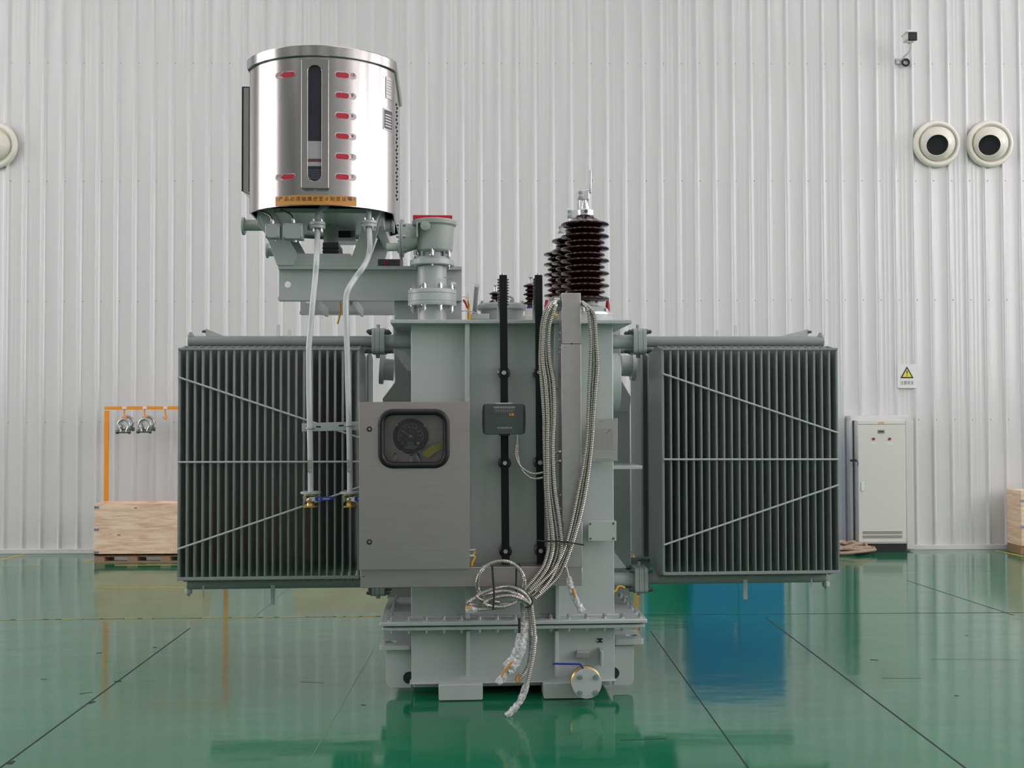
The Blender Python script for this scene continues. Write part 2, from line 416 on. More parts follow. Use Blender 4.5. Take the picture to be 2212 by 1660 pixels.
fstrip((0,1211),(52,1198), .05, YLINE); fstrip((180,1216),(230,1204), .05, YLINE); fstrip((248,1222),(400,1221), .05, YLINE)
fstrip((205,1270),(400,1270), .03, YLINE); fstrip((2150,1190),(2212,1203), .05, YLINE); fstrip((0,1224),(95,1223), .03, YLINE)

# ================================================================== TRANSFORMER
YT = 6.95                                  # front face of the tank
TX0, TX1 = X(888,YT), X(1325,YT); TXC = (TX0+TX1)/2
YB = 9.1
base = Vector((TXC, 8.0, 0))
TR = thing('power_transformer', 'large grey green oil filled power transformer standing alone on the green floor', 'transformer', base, True)

# --- tank
zt, zf = Z(697,YT), Z(1338,YT)
mb = MB().box(TX0, TX1, YT, YB, zf, zt)
tank = part(TR, 'tank', mb, PAINT, .006)
for a in ((1005,1015), (1199,1208)):
    sub(tank, 'stiffener', MB().pbox(a[0],a[1],699,1338,6.86,.1), PAINT, .003)
# side stiffener boxes and lifting brackets with bollards
for sgn in (-1, 1):
    xw = TX0 if sgn < 0 else TX1
    w = X(1361,7.75)-TX1 if sgn > 0 else TX0-X(836,7.75)
    mb = MB().box(xw, xw+sgn*w, 7.75, 7.95, zf, Z(862,7.75)); mb.box(xw, xw+sgn*.10, 7.7, 8.0, Z(862,7.75), zt)
    sub(tank, 'side_channel', mb, PAINT, .004)
    Yp = 7.6
    if sgn < 0: pts = [(888,700),(849,700),(853,826),(826,862),(832,900),(888,900)]
    else: pts = [(1318,700),(1341,700),(1340,818),(1363,858),(1360,890),(1318,890)]
    sub(tank, 'lifting_bracket', MB().pprism(pts, Yp, .03), PAINT, .003)
    if sgn < 0: c0 = P(851,800,7.9); e0 = P(821,798,7.9)
    else: c0 = P(1341,790,7.9); e0 = P(1372,791,7.9)
    mb = MB().cyl(c0, e0, .075, 28); d = (e0-c0).normalized()
    mb.cyl(e0-d*.03, e0, .105, 28)
    sub(tank, 'bollard', mb, PAINT)
# manhole cover edge on the right wall
c = Vector((TX1, 7.18, Z(825,7.18)))
mb = MB().cyl(c-Vector((.01,0,0)), c+Vector((.06,0,0)), S(62,7.18), 40)
cov = sub(tank, 'side_cover', mb, PAINT, .003)
# shelf bracket, gussets
mb = MB().box(TX1-.01, X(1387,7.05), 7.05, 7.45, Z(1016,7.05), Z(1008,7.05)); sub(tank, 'shelf_bracket', mb, PAINT, .004)
mb = MB().pprism([(1320,1190),(1325,1190),(1354,1228),(1330,1228),(1320,1228)], 7.3, .012); sub(tank, 'gusset', mb, PAINT)
mb = MB().pprism([(849,757),(870,757),(892,778),(892,801),(879,801)], 7.28, .012); sub(tank, 'gusset', mb, PAINT)
# --- upper flange, lower flange
fl = part(TR, 'tank_flange', MB().box(X(820,6.81), X(1396,6.81), 6.81, YB+.16, Z(1351,6.81), Z(1342,6.81)), PAINT, .006)
fu = part(TR, 'base_flange', MB().box(X(825,6.83), X(1391,6.83), 6.83, YB+.14, Z(1361,6.83), Z(1353,6.83)), PAINT, .006)
part(TR, 'flange_gasket', MB().box(X(834,6.86), X(1384,6.86), 6.86, YB, Z(1353.5,6.83), Z(1350.5,6.81)), GASKET_HOLE)
zb, zn = Z(1342,6.81), Z(1361,6.83)
bx_ = [842+38.4*i for i in range(15)]
bolts(fl, [Vector((X(p,6.87), 6.87, zb)) for p in bx_], 'z', .012, .022)
bolts(fu, [Vector((X(p,6.88), 6.88, zn)) for p in bx_], '-z', .011, .022)
for k in range(1, 8):
    for xx in (X(842,6.87), X(842+38.4*14,6.87)):
        bolts(fl, [Vector((xx, 6.87+.16*k, zb))], 'z', .012, .022)
# fillet weld strip at tank foot
sub(fl, 'weld_strip', MB().box(TX0-.02, TX1+.02, YT-.025, YT+.02, zb-.002, zb+.012), PAINT, .004)
# --- lower tank
zl = Z(1477,6.93)
lt = part(TR, 'lower_tank', MB().box(TX0, TX1, YT, YB, zl, Z(1358,6.83)-.01), PAINT, .005)
for a in ((1007,1015), (1199,1207)): sub(lt, 'stiffener', MB().pprism([(a[0],1364),(a[1],1364),(a[1],1463),(a[0],1463)], 6.87, .09), PAINT, .003)
part(TR, 'bottom_plate', MB().box(X(884,6.92), X(1328,6.92), 6.92, YB+.03, Z(1477,6.92), Z(1473,6.92)), PAINT, .004)
part(TR, 'base_beam', MB().box(X(892,6.99), X(1317,6.99), 6.99, 7.12, .045, Z(1477,6.92)), PAINT, .01)
part(TR, 'base_beam', MB().box(X(892,6.99), X(1317,6.99), 8.85, 9.0, .045, Z(1477,6.92)), PAINT, .01)
for p0, p1 in ((946.5,1041.5), (1172,1280)):
    xx0, xx1 = X(p0,6.83), X(p1,6.83)
    o = part(TR, 'foot', MB().prism(rrect((xx0+xx1)/2, Z(1478,6.83)/2+.002, xx1-xx0, Z(1478,6.83)-.004, .012, 4), 6.83, 9.2), PAINT, .004)
# jacking brackets with their gusset plates
for sgn in (-1, 1):
    if sgn < 0: pl = (819, 888, 1392, 1402); gs = [(834,1400),(888,1400),(888,1487),(845,1487),(837,1483),(834,1474)]; hole = (884,1465); hx = (1392-0, 845)
    else: pl = (1325, 1388, 1385, 1397); gs = [(1325,1396),(1369,1396),(1369,1470),(1366,1478),(1357,1482),(1325,1482)]; hole = (1325,1455); hx = (0, 1361)
    Yj = 6.98
    x0, x1 = sorted((X(pl[0],Yj), X(pl[1],Yj))); z0, z1 = Z(pl[3],Yj), Z(pl[2],Yj)
    cxh = X(hx[1], Yj+.12); rh = .036
    out = [(x0,Yj),(x1,Yj),(x1,Yj+.3),(x0,Yj+.3)]
    circ = [(cxh+rh*math.cos(2*PI*i/24), Yj+.12+rh*math.sin(2*PI*i/24)) for i in range(24)]
    outer = rrect((x0+x1)/2, Yj+.15, abs(x1-x0), .3, .02, 5)
    inner = [(cxh+rh*math.cos(-PI/2+PI/4*0+2*PI*i/24+math.radians(-0)), Yj+.12+rh*math.sin(-PI/2+2*PI*i/24)) for i in range(24)]
    t = MB().ring(outer, inner, -z1, -z0)
    mb = MB().add([(v.x, v.z, -v.y) for v in t.v], [f[::-1] for f in t.f])
    jb = part(TR, 'jacking_bracket', mb, PAINT, .003)
    mb = MB().pprism(gs, 7.02, .02); sub(jb, 'gusset', mb, PAINT, .002)
    mb = MB().pprism([(gs[0][0]-6 if sgn<0 else 1325,1362),(888 if sgn<0 else 1376,1362),(888 if sgn<0 else 1378,1392),(gs[0][0]-4 if sgn<0 else 1325,1392)], 7.14, .02); sub(jb, 'web_plate', mb, PAINT, .002)
    q = P(*hole, 7.018); sub(jb, 'lug_hole_shade', MB().cyl(q, q+Vector((0,.006,0)), S(13,7), 28), GASKET_HOLE)  # solid dark disc, its colour stands in for shade inside the hole
# --- lid
YL = 6.84
lid = part(TR, 'lid', MB().box(X(843,YL), X(1366,YL), YL, YB+.1, Z(699,YL), Z(691,YL)), PAINT, .003)
ZL = Z(691, YL)
# --- radiators
def radiator(pxa, pxb, Yf, hand, front):
    xa_, xb_ = X(pxa, Yf), X(pxb, Yf); n = 24; dep = .46
    ztop, zbot = Z(756,Yf), Z(1243,Yf); yc = Yf+dep/2
    zpt, zpb = Z(738.5, 7.33), Z(1254,7.33); rp = .036
    r = part(TR, 'radiator', MB().box(xa_, xb_, Yf-.004, Yf+.012, zbot-.012, zbot+.008), FINP, .002)
    r['label'] = ('left' if hand < 0 else 'right') + ' hand radiator of thin vertical plates with diagonal rods' if front else 'radiator behind the ' + ('left' if hand < 0 else 'right') + ' hand one'
    prof = [(Yf,zbot),(Yf,ztop),(Yf+.012,ztop+.008),(yc-.05,zpt-.03),(yc+.05,zpt-.03),(Yf+dep-.012,ztop+.008),(Yf+dep,ztop),(Yf+dep,zbot),(yc+.05,zpb+.02),(yc-.05,zpb+.02)]
    me = mesh('fin', MB().prismx(prof, -.0065, .0065), FINP)
    bm = bmesh.new(); bm.from_mesh(me); bmesh.ops.bevel(bm, geom=bm.edges[:], offset=.004, segments=2, affect='EDGES'); bm.to_mesh(me); bm.free()
    for i in range(n):
        o = link('fin', me, r, (xa_+.007+(xb_-xa_-.014)*i/(n-1), 0, 0))
    inx = xb_ if hand < 0 else xa_; fx = X(815 if hand < 0 else 1385, 7.33)
    outx = xa_+.012 if hand < 0 else xb_-.02
    sub(r, 'header_pipe', MB().cyl((outx,yc,zpt), (fx,yc,zpt), rp, 28), FINP, .003)
    sub(r, 'header_pipe', MB().cyl((outx,yc,zpb), (fx,yc,zpb), rp, 28), FINP, .003)
    if not front: return r
    sub(r, 'top_bar', MB().box(xa_, xb_, Yf-.004, Yf+.012, ztop-.002, ztop+.012), FINP, .002)
    sub(r, 'top_rail', MB().box(xa_, xb_, yc-.075, yc-.06, zpt-.045, zpt-.035), FINP, .002)
    if hand > 0:
        sub(r, 'side_panel', MB().box(xa_-.004, xa_+.003, Yf, Yf+dep, zbot-.01, ztop), FINP, .002)
    rods = [((384,815),(776,946)),((384,999),(776,998)),((384,1187),(655,1095),(776,1053))] if hand < 0 else [((1432,808),(1811,936)),((1433,993),(1811,993)),((1434,1178),(1812,1048))]
    for q in rods:
        pts = [P(a,b,Yf-.012) for a,b in q]
        sub(r, 'brace_rod', MB().tube([pts[0],pts[-1]], .0065, 10), PAINT)
    # flanged valves on the header pipes
    for zc, py0, py1 in ((zpt,713,768), (zpb,1219,1275)):
        if zc == zpb and hand < 0: pass
        h2 = S(27.5, 7.25)
        ex = [803,809.5,820,831] if hand < 0 else [1369,1378.5,1389.5,1398]
        xs = [X(e,7.24) for e in ex]
        fv = None
        for k in range(3):
            m_ = MB().prismx(rrect(yc, zc, .2, 2*h2, .03, 4), xs[k]+.0008, xs[k+1]-.0008)
            if fv is None: fv = sub(r, 'flange_plate', m_, PAINTD, .002)
            else: sub(r, 'flange_plate', m_, PAINTD, .002)
        mid = (xs[1]+xs[2])/2
        sub(r, 'valve_stem', MB().cyl((mid,yc,zc+h2), (mid,yc,zc+h2+.03), .012, 12), PAINTD)
        sub(r, 'valve_stem', MB().cyl((mid,yc,zc-h2-.025), (mid,yc,zc-h2), .014, 12), PAINTD)
        for yy in (yc-.075, yc+.075):
            for dz in (-1, 1):
                bolts(r, [(xs[0]-.0005, yy, zc+dz*(h2-.022))], '-x', .014, .028, DKBOLT)
                bolts(r, [(xs[3]+.0005, yy, zc+dz*(h2-.022))], 'x', .014, .028, DKBOLT)
        tx = TX0+.01 if hand < 0 else TX1-.01
        sub(r, 'connecting_pipe', MB().cyl((xs[3] if hand < 0 else xs[0],yc,zc), (tx,yc,zc), .046, 28), PAINT)
    # lugs, plugs and the folded support plate on the headers
    px = lambda a: X(a,7.33)
    L_ = dict(lug=(600,625), tri=(444,484), plug=411, bl=(592,443), bp=409) if hand < 0 else dict(lug=(1591,1552), tri=(1747,1684), plug=1774, bl=(1604,1746), bp=1780)
    for k, a in enumerate(L_['lug']):
        h = Z(701 if k == 0 else 712, 7.33)-zpt-rp; x = px(a)
        sub(r, 'lifting_lug', MB().prism(rrect(x, zpt+rp+h/2-.004, .026, h+.008, .012, 4), yc-.006, yc+.006), WHITE, .002)
    a, b = L_['tri']; zq = zpt+rp-.006
    sub(r, 'support_plate', MB().prism([(px(a),zq),(px(a),Z(711,7.33)),(px(b),Z(727,7.33)),(px(b),zq)], yc-.004, yc+.004), PAINT)
    bolts(r, [(px(a), yc, Z(717,7.33))], '-x' if hand < 0 else 'x', .009, .02, DKBOLT)
    x = px(L_['plug']); sub(r, 'vent_plug', MB().lathe([(.022,0),(.022,.012),(.013,.014),(.013,.026),(.005,.03)], (x,yc,zpt+rp-.004), 16), PAINTD)
    x = px(L_['bp']); sub(r, 'drain_plug', MB().lathe([(.006,-.045),(.012,-.03),(.024,-.026),(.024,-.004),(.02,.004)], (x,yc,zpb-rp), 16), PAINTD)
    for k, a in enumerate(L_['bl']):
        w = .028 if k == 0 else .012; h = S(37 if k == 0 else 18, 7.33)
        sub(r, 'hanger_strap', MB().box(px(a)-w/2, px(a)+w/2, yc-.035, yc-.03, zpb-rp-h+.01, zpb+.005), PAINT, .001)
    return r
radiator(384, 776, 7.10, -1, True); radiator(1430.5, 1811, 7.10, 1, True)
def rear(front_px, side):
    for Yf in (7.90,):
        x0, x1 = X(front_px[0],7.1), X(front_px[1],7.1)
        # same width, further back
        a = CX
        r = radiator2(x0, x1, Yf, side)
def radiator2(x0, x1, Yf, side):
    dep = .46; yc = Yf+dep/2; zt_, zb_ = Z(756,7.1), Z(1243,7.1); zpt, zpb = Z(738.5,7.33), Z(1254,7.33)
    inx = x1 if side < 0 else x0
    r = part(TR, 'radiator', MB().box(x0, x1, Yf, Yf+.012, zb_-.012, zb_), FINP, .002)
    r['label'] = 'radiator hidden behind the %s hand front one' % ('left' if side < 0 else 'right')
    prof = [(Yf,zb_),(Yf,zt_),(yc-.05,zpt-.03),(yc+.05,zpt-.03),(Yf+dep,zt_),(Yf+dep,zb_),(yc+.05,zpb+.02),(yc-.05,zpb+.02)]
    me = mesh('fin', MB().prismx(prof, -.0065, .0065), FINP)
    for i in range(6):
        link('fin', me, r, (inx+side*.007+side*-0+(side)*(.048*i if side < 0 else .048*i)*1.0, 0, 0))
    ox = x0 if side < 0 else x1
    for zc in (zpt, zpb): sub(r, 'header_pipe', MB().cyl((ox,yc,zc), (TX0 if side < 0 else TX1,yc,zc), .036, 20), FINP)
    return r
rear((384,776), -1); rear((1430.5,1811), 1)

# --- conservator (oil conservator drum above)
xl, xr = X(537.5,7.3), X(851.5,7.3); XC = (xl+xr)/2; HW = (xr-xl)/2; YTIP = 7.0; SAG = .3
RC = (HW*HW+SAG*SAG)/(2*SAG); YC = YTIP+RC; AM = math.asin(HW/RC)
def outline(o=0.0, n=28):
    pts = []
    for i in range(n+1):
        a = -AM+2*AM*i/n; pts.append((XC+(RC+o)*math.sin(a), YC-(RC+o)*math.cos(a)))
    e = .06
    yb = 8.12; YC2 = yb+SAG-RC
    for i in range(n+1):
        a = AM-2*AM*i/n; pts.append((XC+(RC+o)*math.sin(a), YC2+(RC+o)*math.cos(a)))
    return pts
def shell(mb, levels):                      # levels of (offset, z)
    n = len(outline()); vs = []
    for o, z in levels: vs += [(x, y, z) for x, y in outline(o)]
    fs = [(k*n+i, k*n+(i+1)%n, (k+1)*n+(i+1)%n, (k+1)*n+i) for k in range(len(levels)-1) for i in range(n)]
    return mb.add(vs, fs)
zc0, zc1 = P(685,443,YTIP).z, P(685,121,YTIP).z; zc2 = P(685,99,YTIP).z
mb = shell(MB(), [(-.012,zc0+.25),(-.012,zc0),(0,zc0),(0,zc1+.02)])
nn = len(outline())
cons = part(TR, 'oil_conservator', mb, STEEL, 0, 30, 'round fronted stainless oil conservator drum')
sub(cons, 'drum_bottom', MB().prismz(outline(-.013), zc0+.2, zc0+.22), PAINTD)
mb = shell(MB(), [(.002,zc1-.003),(.014,zc1-.003),(.017,zc1),(.017,zc2-.005),(.013,zc2),(-.004,zc2+.001)]); mb.f.append(tuple(5*nn+i for i in range(nn))); mb.mi.append(0)
sub(cons, 'drum_lid', mb, STEEL, 0, 30)
def arc(px, py, off=0.0):                   # point on the drum's curved front
    f, r, u = BT; d = f*F + r*(px-CX) - u*(py-CY)
    R = RC+off; ax, ay = d.x, d.y
    A = ax*ax+ay*ay; B = -2*(ax*XC+ay*YC); Cc = XC*XC+YC*YC-R*R
    k = (-B-math.sqrt(max(B*B-4*A*Cc,0)))/(2*A)
    return Vector((ax*k, ay*k, CH+d.z*k))
def patch(px0, px1, py0, py1, off, n=10):   # thin plate bent to the drum
    mb = MB(); zt_, zb_ = arc((px0+px1)/2,py0,off).z, arc((px0+px1)/2,py1,off).z
    fr, bk = [], []
    for i in range(n+1):
        p = arc(px0+(px1-px0)*i/n, (py0+py1)/2, off); fr.append((p.x,p.y))
    for i in range(n+1):
        p = arc(px0+(px1-px0)*i/n, (py0+py1)/2, -.004); bk.append((p.x,p.y))
    return mb.prismz(fr+bk[::-1], zb_, zt_)
def obpatch(px0, px1, cy, h, off):          # plate with round ends bent to the drum
    out = rrect(0, 0, px1-px0, h, min(h/2-.01, (px1-px0)/2-.01), 6); cx = (px0+px1)/2
    # round ends follow the drum at their own points
    n = len(out); mb = MB()
    zc = arc(cx, cy, off).z; k = arc(cx,cy-1,off).z-zc
    fr = []; bk = []
    for a, b in out:
        q = arc(cx+a, cy, off); q.z = zc+b*k; fr.append(q)
        q2 = arc(cx+a, cy, -.004); q2.z = zc+b*k; bk.append(q2)
    mb.add(fr+bk, [tuple(range(n)), tuple(range(2*n-1,n-1,-1))]+[(i,i+n,(i+1)%n+n,(i+1)%n) for i in range(n)])
    return mb
def arctext(mb, s, cx, cy, h, off, width=None):
    vs, fs = text_geo(s); k = h/.73; kx = k
    if width: kx = width/max(1e-6, max(v.x for v in vs)-min(v.x for v in vs))
    zc = arc(cx,cy,off).z; kz = arc(cx,cy-1,off).z-zc; out = []
    for v in vs:
        q = arc(cx+v.x*kx, cy, off); q.z = zc+v.y*k*kz; out.append(q)
    mb.add(out, fs)
# sight gauge
gx0, gx1 = X(649.5,6.96), X(709.5,6.96); gz0, gz1 = Z(407,6.96,680), Z(128,6.96,680); gc = ((gx0+gx1)/2, (gz0+gz1)/2)
sx0, sx1 = X(664,6.96), X(693.5,6.96); sz0, sz1 = Z(391,6.96,680), Z(141,6.96,680); gs_ = ((sx0+sx1)/2, (sz0+sz1)/2)
mb = MB().ring(rrect(*gc, gx1-gx0, gz1-gz0, .006, 8), rrect(*gs_, sx1-sx0, sz1-sz0, (sx1-sx0)/2-.0005, 8), 6.96, 7.06)
sub(cons, 'gauge_frame', mb, STEEL, .003, 30)
def band(p0, p1, m, name):
    sub(cons, name, MB().box(sx0-.004, sx1+.004, 6.975, 7.03, Z(p1,6.975,680), Z(p0,6.975,680)), m)
band(138,305,DARKSLOT,'gauge_glass'); band(305,343,FLOAT,'gauge_float'); band(343,350,MAROON,'gauge_mark'); band(350,359,FLOAT,'gauge_float'); band(359,394,DARKSLOT,'gauge_glass')
for k in range(5): sub(cons, 'gauge_line', MB().box(sx0, sx1, 6.9735, 6.976, Z(368.5+4.3*k,6.975,680), Z(367.3+4.3*k,6.975,680)), STRIPE)
q = P(681,411,7.0); bolts(cons, [q], 'y', .006, .01)
# level tags
for cy, s in ((162,'10'),(206,'8'),(250,'6'),(294,'4'),(338,'2'),(382,'0')):
    t = sub(cons, 'level_tag', obpatch(723, 770, cy, 14, .003), SILVERTAG, 0, 40, 'level tag with red window reading ' + s)
    sub(cons, 'tag_window', obpatch(725, 754, cy, 11, .0045), RED)
    mb = MB(); arctext(mb, s, 761.5, cy, 7.5, .0045); sub(cons, 'tag_number', mb, INKR, 0, 0)
for cy, s in ((161,'上限'),(382,'下限')):
    sub(cons, 'level_tag', obpatch(594.5, 638.5, cy, 13, .003), SILVERTAG, 0, 40)
    sub(cons, 'tag_window', obpatch(608.5, 636, cy-.3, 10.5, .0045), RED)
    mb = MB(); arctext(mb, s, 602, cy, 7, .0045, 12); sub(cons, 'tag_lettering', mb, INKR, 0, 0)
lab = sub(cons, 'warning_strip', patch(595, 770, 421, 441.5, .004, 20), ORANGE, 0, 40, 'orange strip with black characters')
mb = MB(); ch = '产品必须抽真空至0刻度运输'
for i, c_ in enumerate(ch): arctext(mb, c_, 606.5+(755.5-606.5)*i/12, 430.5, 7.6, .0052)
sub(cons, 'strip_lettering', mb, INK, 0, 0)
for p in (597.5, 676, 766): 
    q = arc(p, 429+(1.5 if p!=676 else -2), .004); bolts(cons, [q], 'y', .0045, .006)
# plates on the drum's right flank
def wallplate(y0, y1, pya, pyb, m, name):   # bent sheet following the outline near the right corner, by arc angle
    pass
sub(cons, 'data_plate', patch(834, 847.5, 168, 214, .003, 4), SILVERTAG)
npl = sub(cons, 'data_plate', patch(828.5, 848, 236, 282, .003, 5), SILVERTAG)
sub(cons, 'data_plate_print', patch(830.5, 847, 239, 279, .0042, 5), GREYP)
for k in range(5): sub(cons, 'plate_line', patch(832.5, 845.5, 248+6*k, 250.5+6*k, .005, 4), SILVERTAG)
for k in range(6): sub(cons, 'plate_line', patch(836, 845.5, 174+6*k, 175+6*k, .004, 3), VENT)
q0 = XC+HW
riv = mesh('rivet', MB().sphere((0,0,0), .0095, 6), INK)
for k in range(26):
    py = 226+8.2*k; yy = 7.52+(.10 if k % 2 else 0.0)+.02*((k*7) % 3)
    z = Z(py, yy, 858); link('rivet', riv, cons, (q0+.001, yy, z))
# shallow box on the drum's left flank
xo = X(522,7.5)
mb = MB().prism([(XC-HW+.02, Z(195,7.5)), (xo, Z(195,7.5)), (xo, Z(418,7.5)), (XC-HW+.02, Z(434,7.5))], 7.5, 7.95)
sub(cons, 'side_box', mb, STEEL, .003)
mb = MB().box(xo-.004, xo+.006, 7.495, 7.5, Z(418,7.5), Z(195,7.5)); mb.box(xo, XC-HW+.02, 7.495, 7.5, Z(196.5,7.5), Z(195,7.5)); mb.box(X(536,7.5), X(538,7.5), 7.495, 7.5, Z(418,7.5), Z(195,7.5))
sub(cons, 'box_seal', mb, INK)

# --- stand and beams under the conservator
YF1, YF2 = 7.38, 8.42
def beam(YF, name='support_beam'):
    x0, x1 = X(600,7.38), X(998,7.38); z0, z1 = Z(650,7.38), Z(576,7.38)
    h1 = (X(618.5,7.38), Z(614.5,7.38)); h2 = (X(980,7.38), Z(614,7.38)); r_ = S(7,7.38)
    t = .022
    # web with two holes: two ring plates and a middle plate
    mb = MB()
    xm0, xm1 = x0+.14, x1-.14
    zi0, zi1 = z0+t, z1-t
    for (a, b, h) in ((x0,xm0,h1),(xm1,x1,h2)):
        outer = rrect((a+b)/2,(zi0+zi1)/2,b-a,zi1-zi0,.0005,5)
        inner = [(h[0]+r_*math.cos(-PI/2+2*PI*i/24), h[1]+r_*math.sin(-PI/2+2*PI*i/24)) for i in range(24)]
        mb.ring(outer, inner, YF+.045, YF+.057)
    mb.box(xm0, xm1, YF+.045, YF+.057, zi0, zi1)
    mb.box(x0, x1, YF, YF+.1, z1-t, z1); mb.box(x0, x1, YF, YF+.1, z0, z0+t)
    return part(TR, name, mb, PAINT, 0)
for YF in (YF1, YF2):
    b_ = beam(YF)
    dx = 0
    kx = lambda a, b: (X(a,7.38), Z(b,7.38))
    mb = MB()
    mb.prism([kx(*q) for q in ((597,571),(607,576),(760,576),(766,566),(757,550),(640,550))], YF, YF+.02)
    mb.prism([kx(*q) for q in ((553,452),(586,452),(642,553),(634,576),(598,576))], YF-.012 if YF == YF1 else YF, YF+.02)
    sub(b_, 'stand_frame', mb, PAINT, .002)
    sub(b_, 'stand_leg', MB().prism([kx(*q) for q in ((798,452),(829,452),(796,576),(752,576))], YF+.001, YF+.021), PAINT, .002)
mb = MB().box(X(553,7.38), X(829,7.38), YF1+.02, YF2, Z(462,7.38), Z(452,7.38)); mb.box(X(553,7.38), X(575,7.38), YF1+.02, YF2, Z(490,7.38), Z(455,7.38)); mb.box(X(808,7.38), X(829,7.38), YF1+.02, YF2, Z(490,7.38), Z(455,7.38))
part(TR, 'drum_cradle', mb, PAINT, .003)
# pedestal between the beams and the lid
mb = MB().box(X(852,7.45), X(998,7.45), 7.45, 7.47, ZL, Z(650,7.38)); mb.box(X(852,7.45), X(862,7.45), 7.47, 8.4, ZL, Z(650,7.38)); mb.box(X(990,7.45), X(998,7.45), 7.47, 8.4, ZL, Z(650,7.38))
part(TR, 'pedestal', mb, PAINT, .003)
mb = MB().box(X(685,7.9), X(692,7.9), 7.48, 8.42, Z(672,7.9), Z(652,7.9)); mb.box(X(767,7.9), X(773,7.9), 7.48, 8.42, Z(672,7.9), Z(652,7.9))
part(TR, 'cross_tie', mb, PAINT, .002)
# plumbing under the drum
pl = part(TR, 'drum_pipework', MB().cyl(P(524,487,7.7), P(600,487,7.7), S(12,7.7), 24).cyl(P(524,489,7.7), P(529,489,7.7), S(19,7.7), 28), PAINT)
mb = MB().cyl(P(800,487,7.6), P(849,487,7.6), S(14,7.6), 24); mb.cyl(P(847,487,7.6), P(852,487,7.6), S(17,7.6), 28); sub(pl, 'outlet_pipe', mb, PAINT)
sub(pl, 'outlet_pipe', MB().cyl(P(835,534,7.15), P(864,534,7.15), S(9,7.15), 20), PAINT)
sub(pl, 'outlet_pipe', MB().cyl(P(578,545,8.3), P(605,545,8.3), S(9,8.3), 20).cyl(P(576,542,8.3), P(580,542,8.3), S(16,8.3), 24), PAINT)
for cx_, cy_, fw in ((686,487,17), (796.5,484,17)):
    Yq = 7.2; q = P(cx_, cy_, Yq)
    mb = MB().cyl(q-Vector((0,0,.022)), q-Vector((0,0,.002)), S(fw,Yq), 28); mb.cyl(q, q+Vector((0,0,.02)), S(fw,Yq), 28)
    f_ = sub(pl, 'pipe_flange', mb, PAINT, .002)
    bolts(pl, [q+Vector((S(12,Yq)*math.cos(a), S(12,Yq)*math.sin(a), .02)) for a in (PI*.25,PI*.75,PI*1.25,PI*1.75)], 'z', .008, .014)
    bolts(pl, [q+Vector((S(12,Yq)*math.cos(a), S(12,Yq)*math.sin(a), -.022)) for a in (PI*.25,PI*.75,PI*1.25,PI*1.75)], '-z', .008, .02)
q = P(686,480,7.2)
sub(pl, 'elbow_pipe', MB().tube(spline([q, q+Vector((0,.005,.05)), q+Vector((.02,.06,.1)), q+Vector((.03,.2,.13)), q+Vector((.03,.3,.16))], .02), .018, 14), PAINT)
q = P(796.5,478,7.2)
sub(pl, 'elbow_pipe', MB().tube(spline([q, q+Vector((0,.01,.06)), q+Vector((.0,.06,.12)), q+Vector((0,.1,.2))], .02), .018, 14), PAINT)
sub(pl, 'bent_strut', MB().tube([P(822,455,7.35), P(814,470,7.35), P(805,500,7.3)], .014, 12), PAINT)
# valve and motor unit in the middle
vb = part(TR, 'shut_off_valve', MB().cyl(P(715,455,7.9), P(715,528,7.9), S(16,7.9), 24).cyl(P(715,483,7.9), P(715,493,7.9), S(24,7.9), 24), PAINTD, 0, 32, 'dark valve body below the drum')
mb = MB().pbox(697,731,524,550,7.7,.3); sub(vb, 'valve_box', mb, GREYP, .004)
sub(vb, 'valve_band', MB().pbox(696,732,535,537,7.69,.32), INK); sub(vb, 'valve_band', MB().pbox(696,732,543,545,7.69,.32), INK)
sub(vb, 'bracket_plate', MB().pbox(664,760,486,498,7.95,.02), PAINT, .003)
mb = MB().pbox(742,768,452,512,8.1,.02)
sub(vb, 'bracket_plate', mb, PAINT, .003)
for py in (468,489,503): q = P(752,py,8.09); sub(vb, 'knob', MB().cyl(q, q-Vector((0,.02,0)), S(4,8), 12), INK)
sub(vb, 'motor_body', MB().cyl(P(668,475,8.0), P(735,475,8.0), .05, 20), DGREY)
sub(vb, 'motor_body', MB().box(X(725,8.0), X(756,8.0), 8.0, 8.15, Z(514,8), Z(497,8)), DGREY, .004)
sub(vb, 'bracket_plate', MB().pbox(715,768,513,521,8.0,.2), WHITE, .003)
for a, b_, c_, d_, g in ((573,603.5,484,514,588),(611,653,482,516,633)):
    jb = part(TR, 'junction_box', MB().pbox(a,b_,c_,d_,7.12,.1), BOXG, .004)
    for s_ in ((a+3,c_+3),(b_-3,c_+3),(a+3,d_-3),(b_-3,d_-3)): q = P(*s_,7.119); sub(jb, 'screw', MB().cyl(q, q-Vector((0,.003,0)), .004, 8), DKBOLT)
    q = P(g, c_, 7.17); sub(jb, 'cable_gland', MB().cyl(q, q+Vector((0,0,.02)), .013, 6).cyl(q+Vector((0,0,.02)), q+Vector((0,0,.026)), .01, 12), ZINC)
    q = P(g+4, d_, 7.17); sub(jb, 'cable_gland', MB().cyl(q-Vector((0,0,.022)), q, .015, 6), ZINC)
    q = P(g, c_-6, 7.17)
    sub(jb, 'cable', MB().tube(spline([q-Vector((0,0,.02)), q+Vector((-.01,.02,.03)), q+Vector((-.06,.1,.07)), q+Vector((-.1,.16,.09))], .02), .007, 8), FLEX)
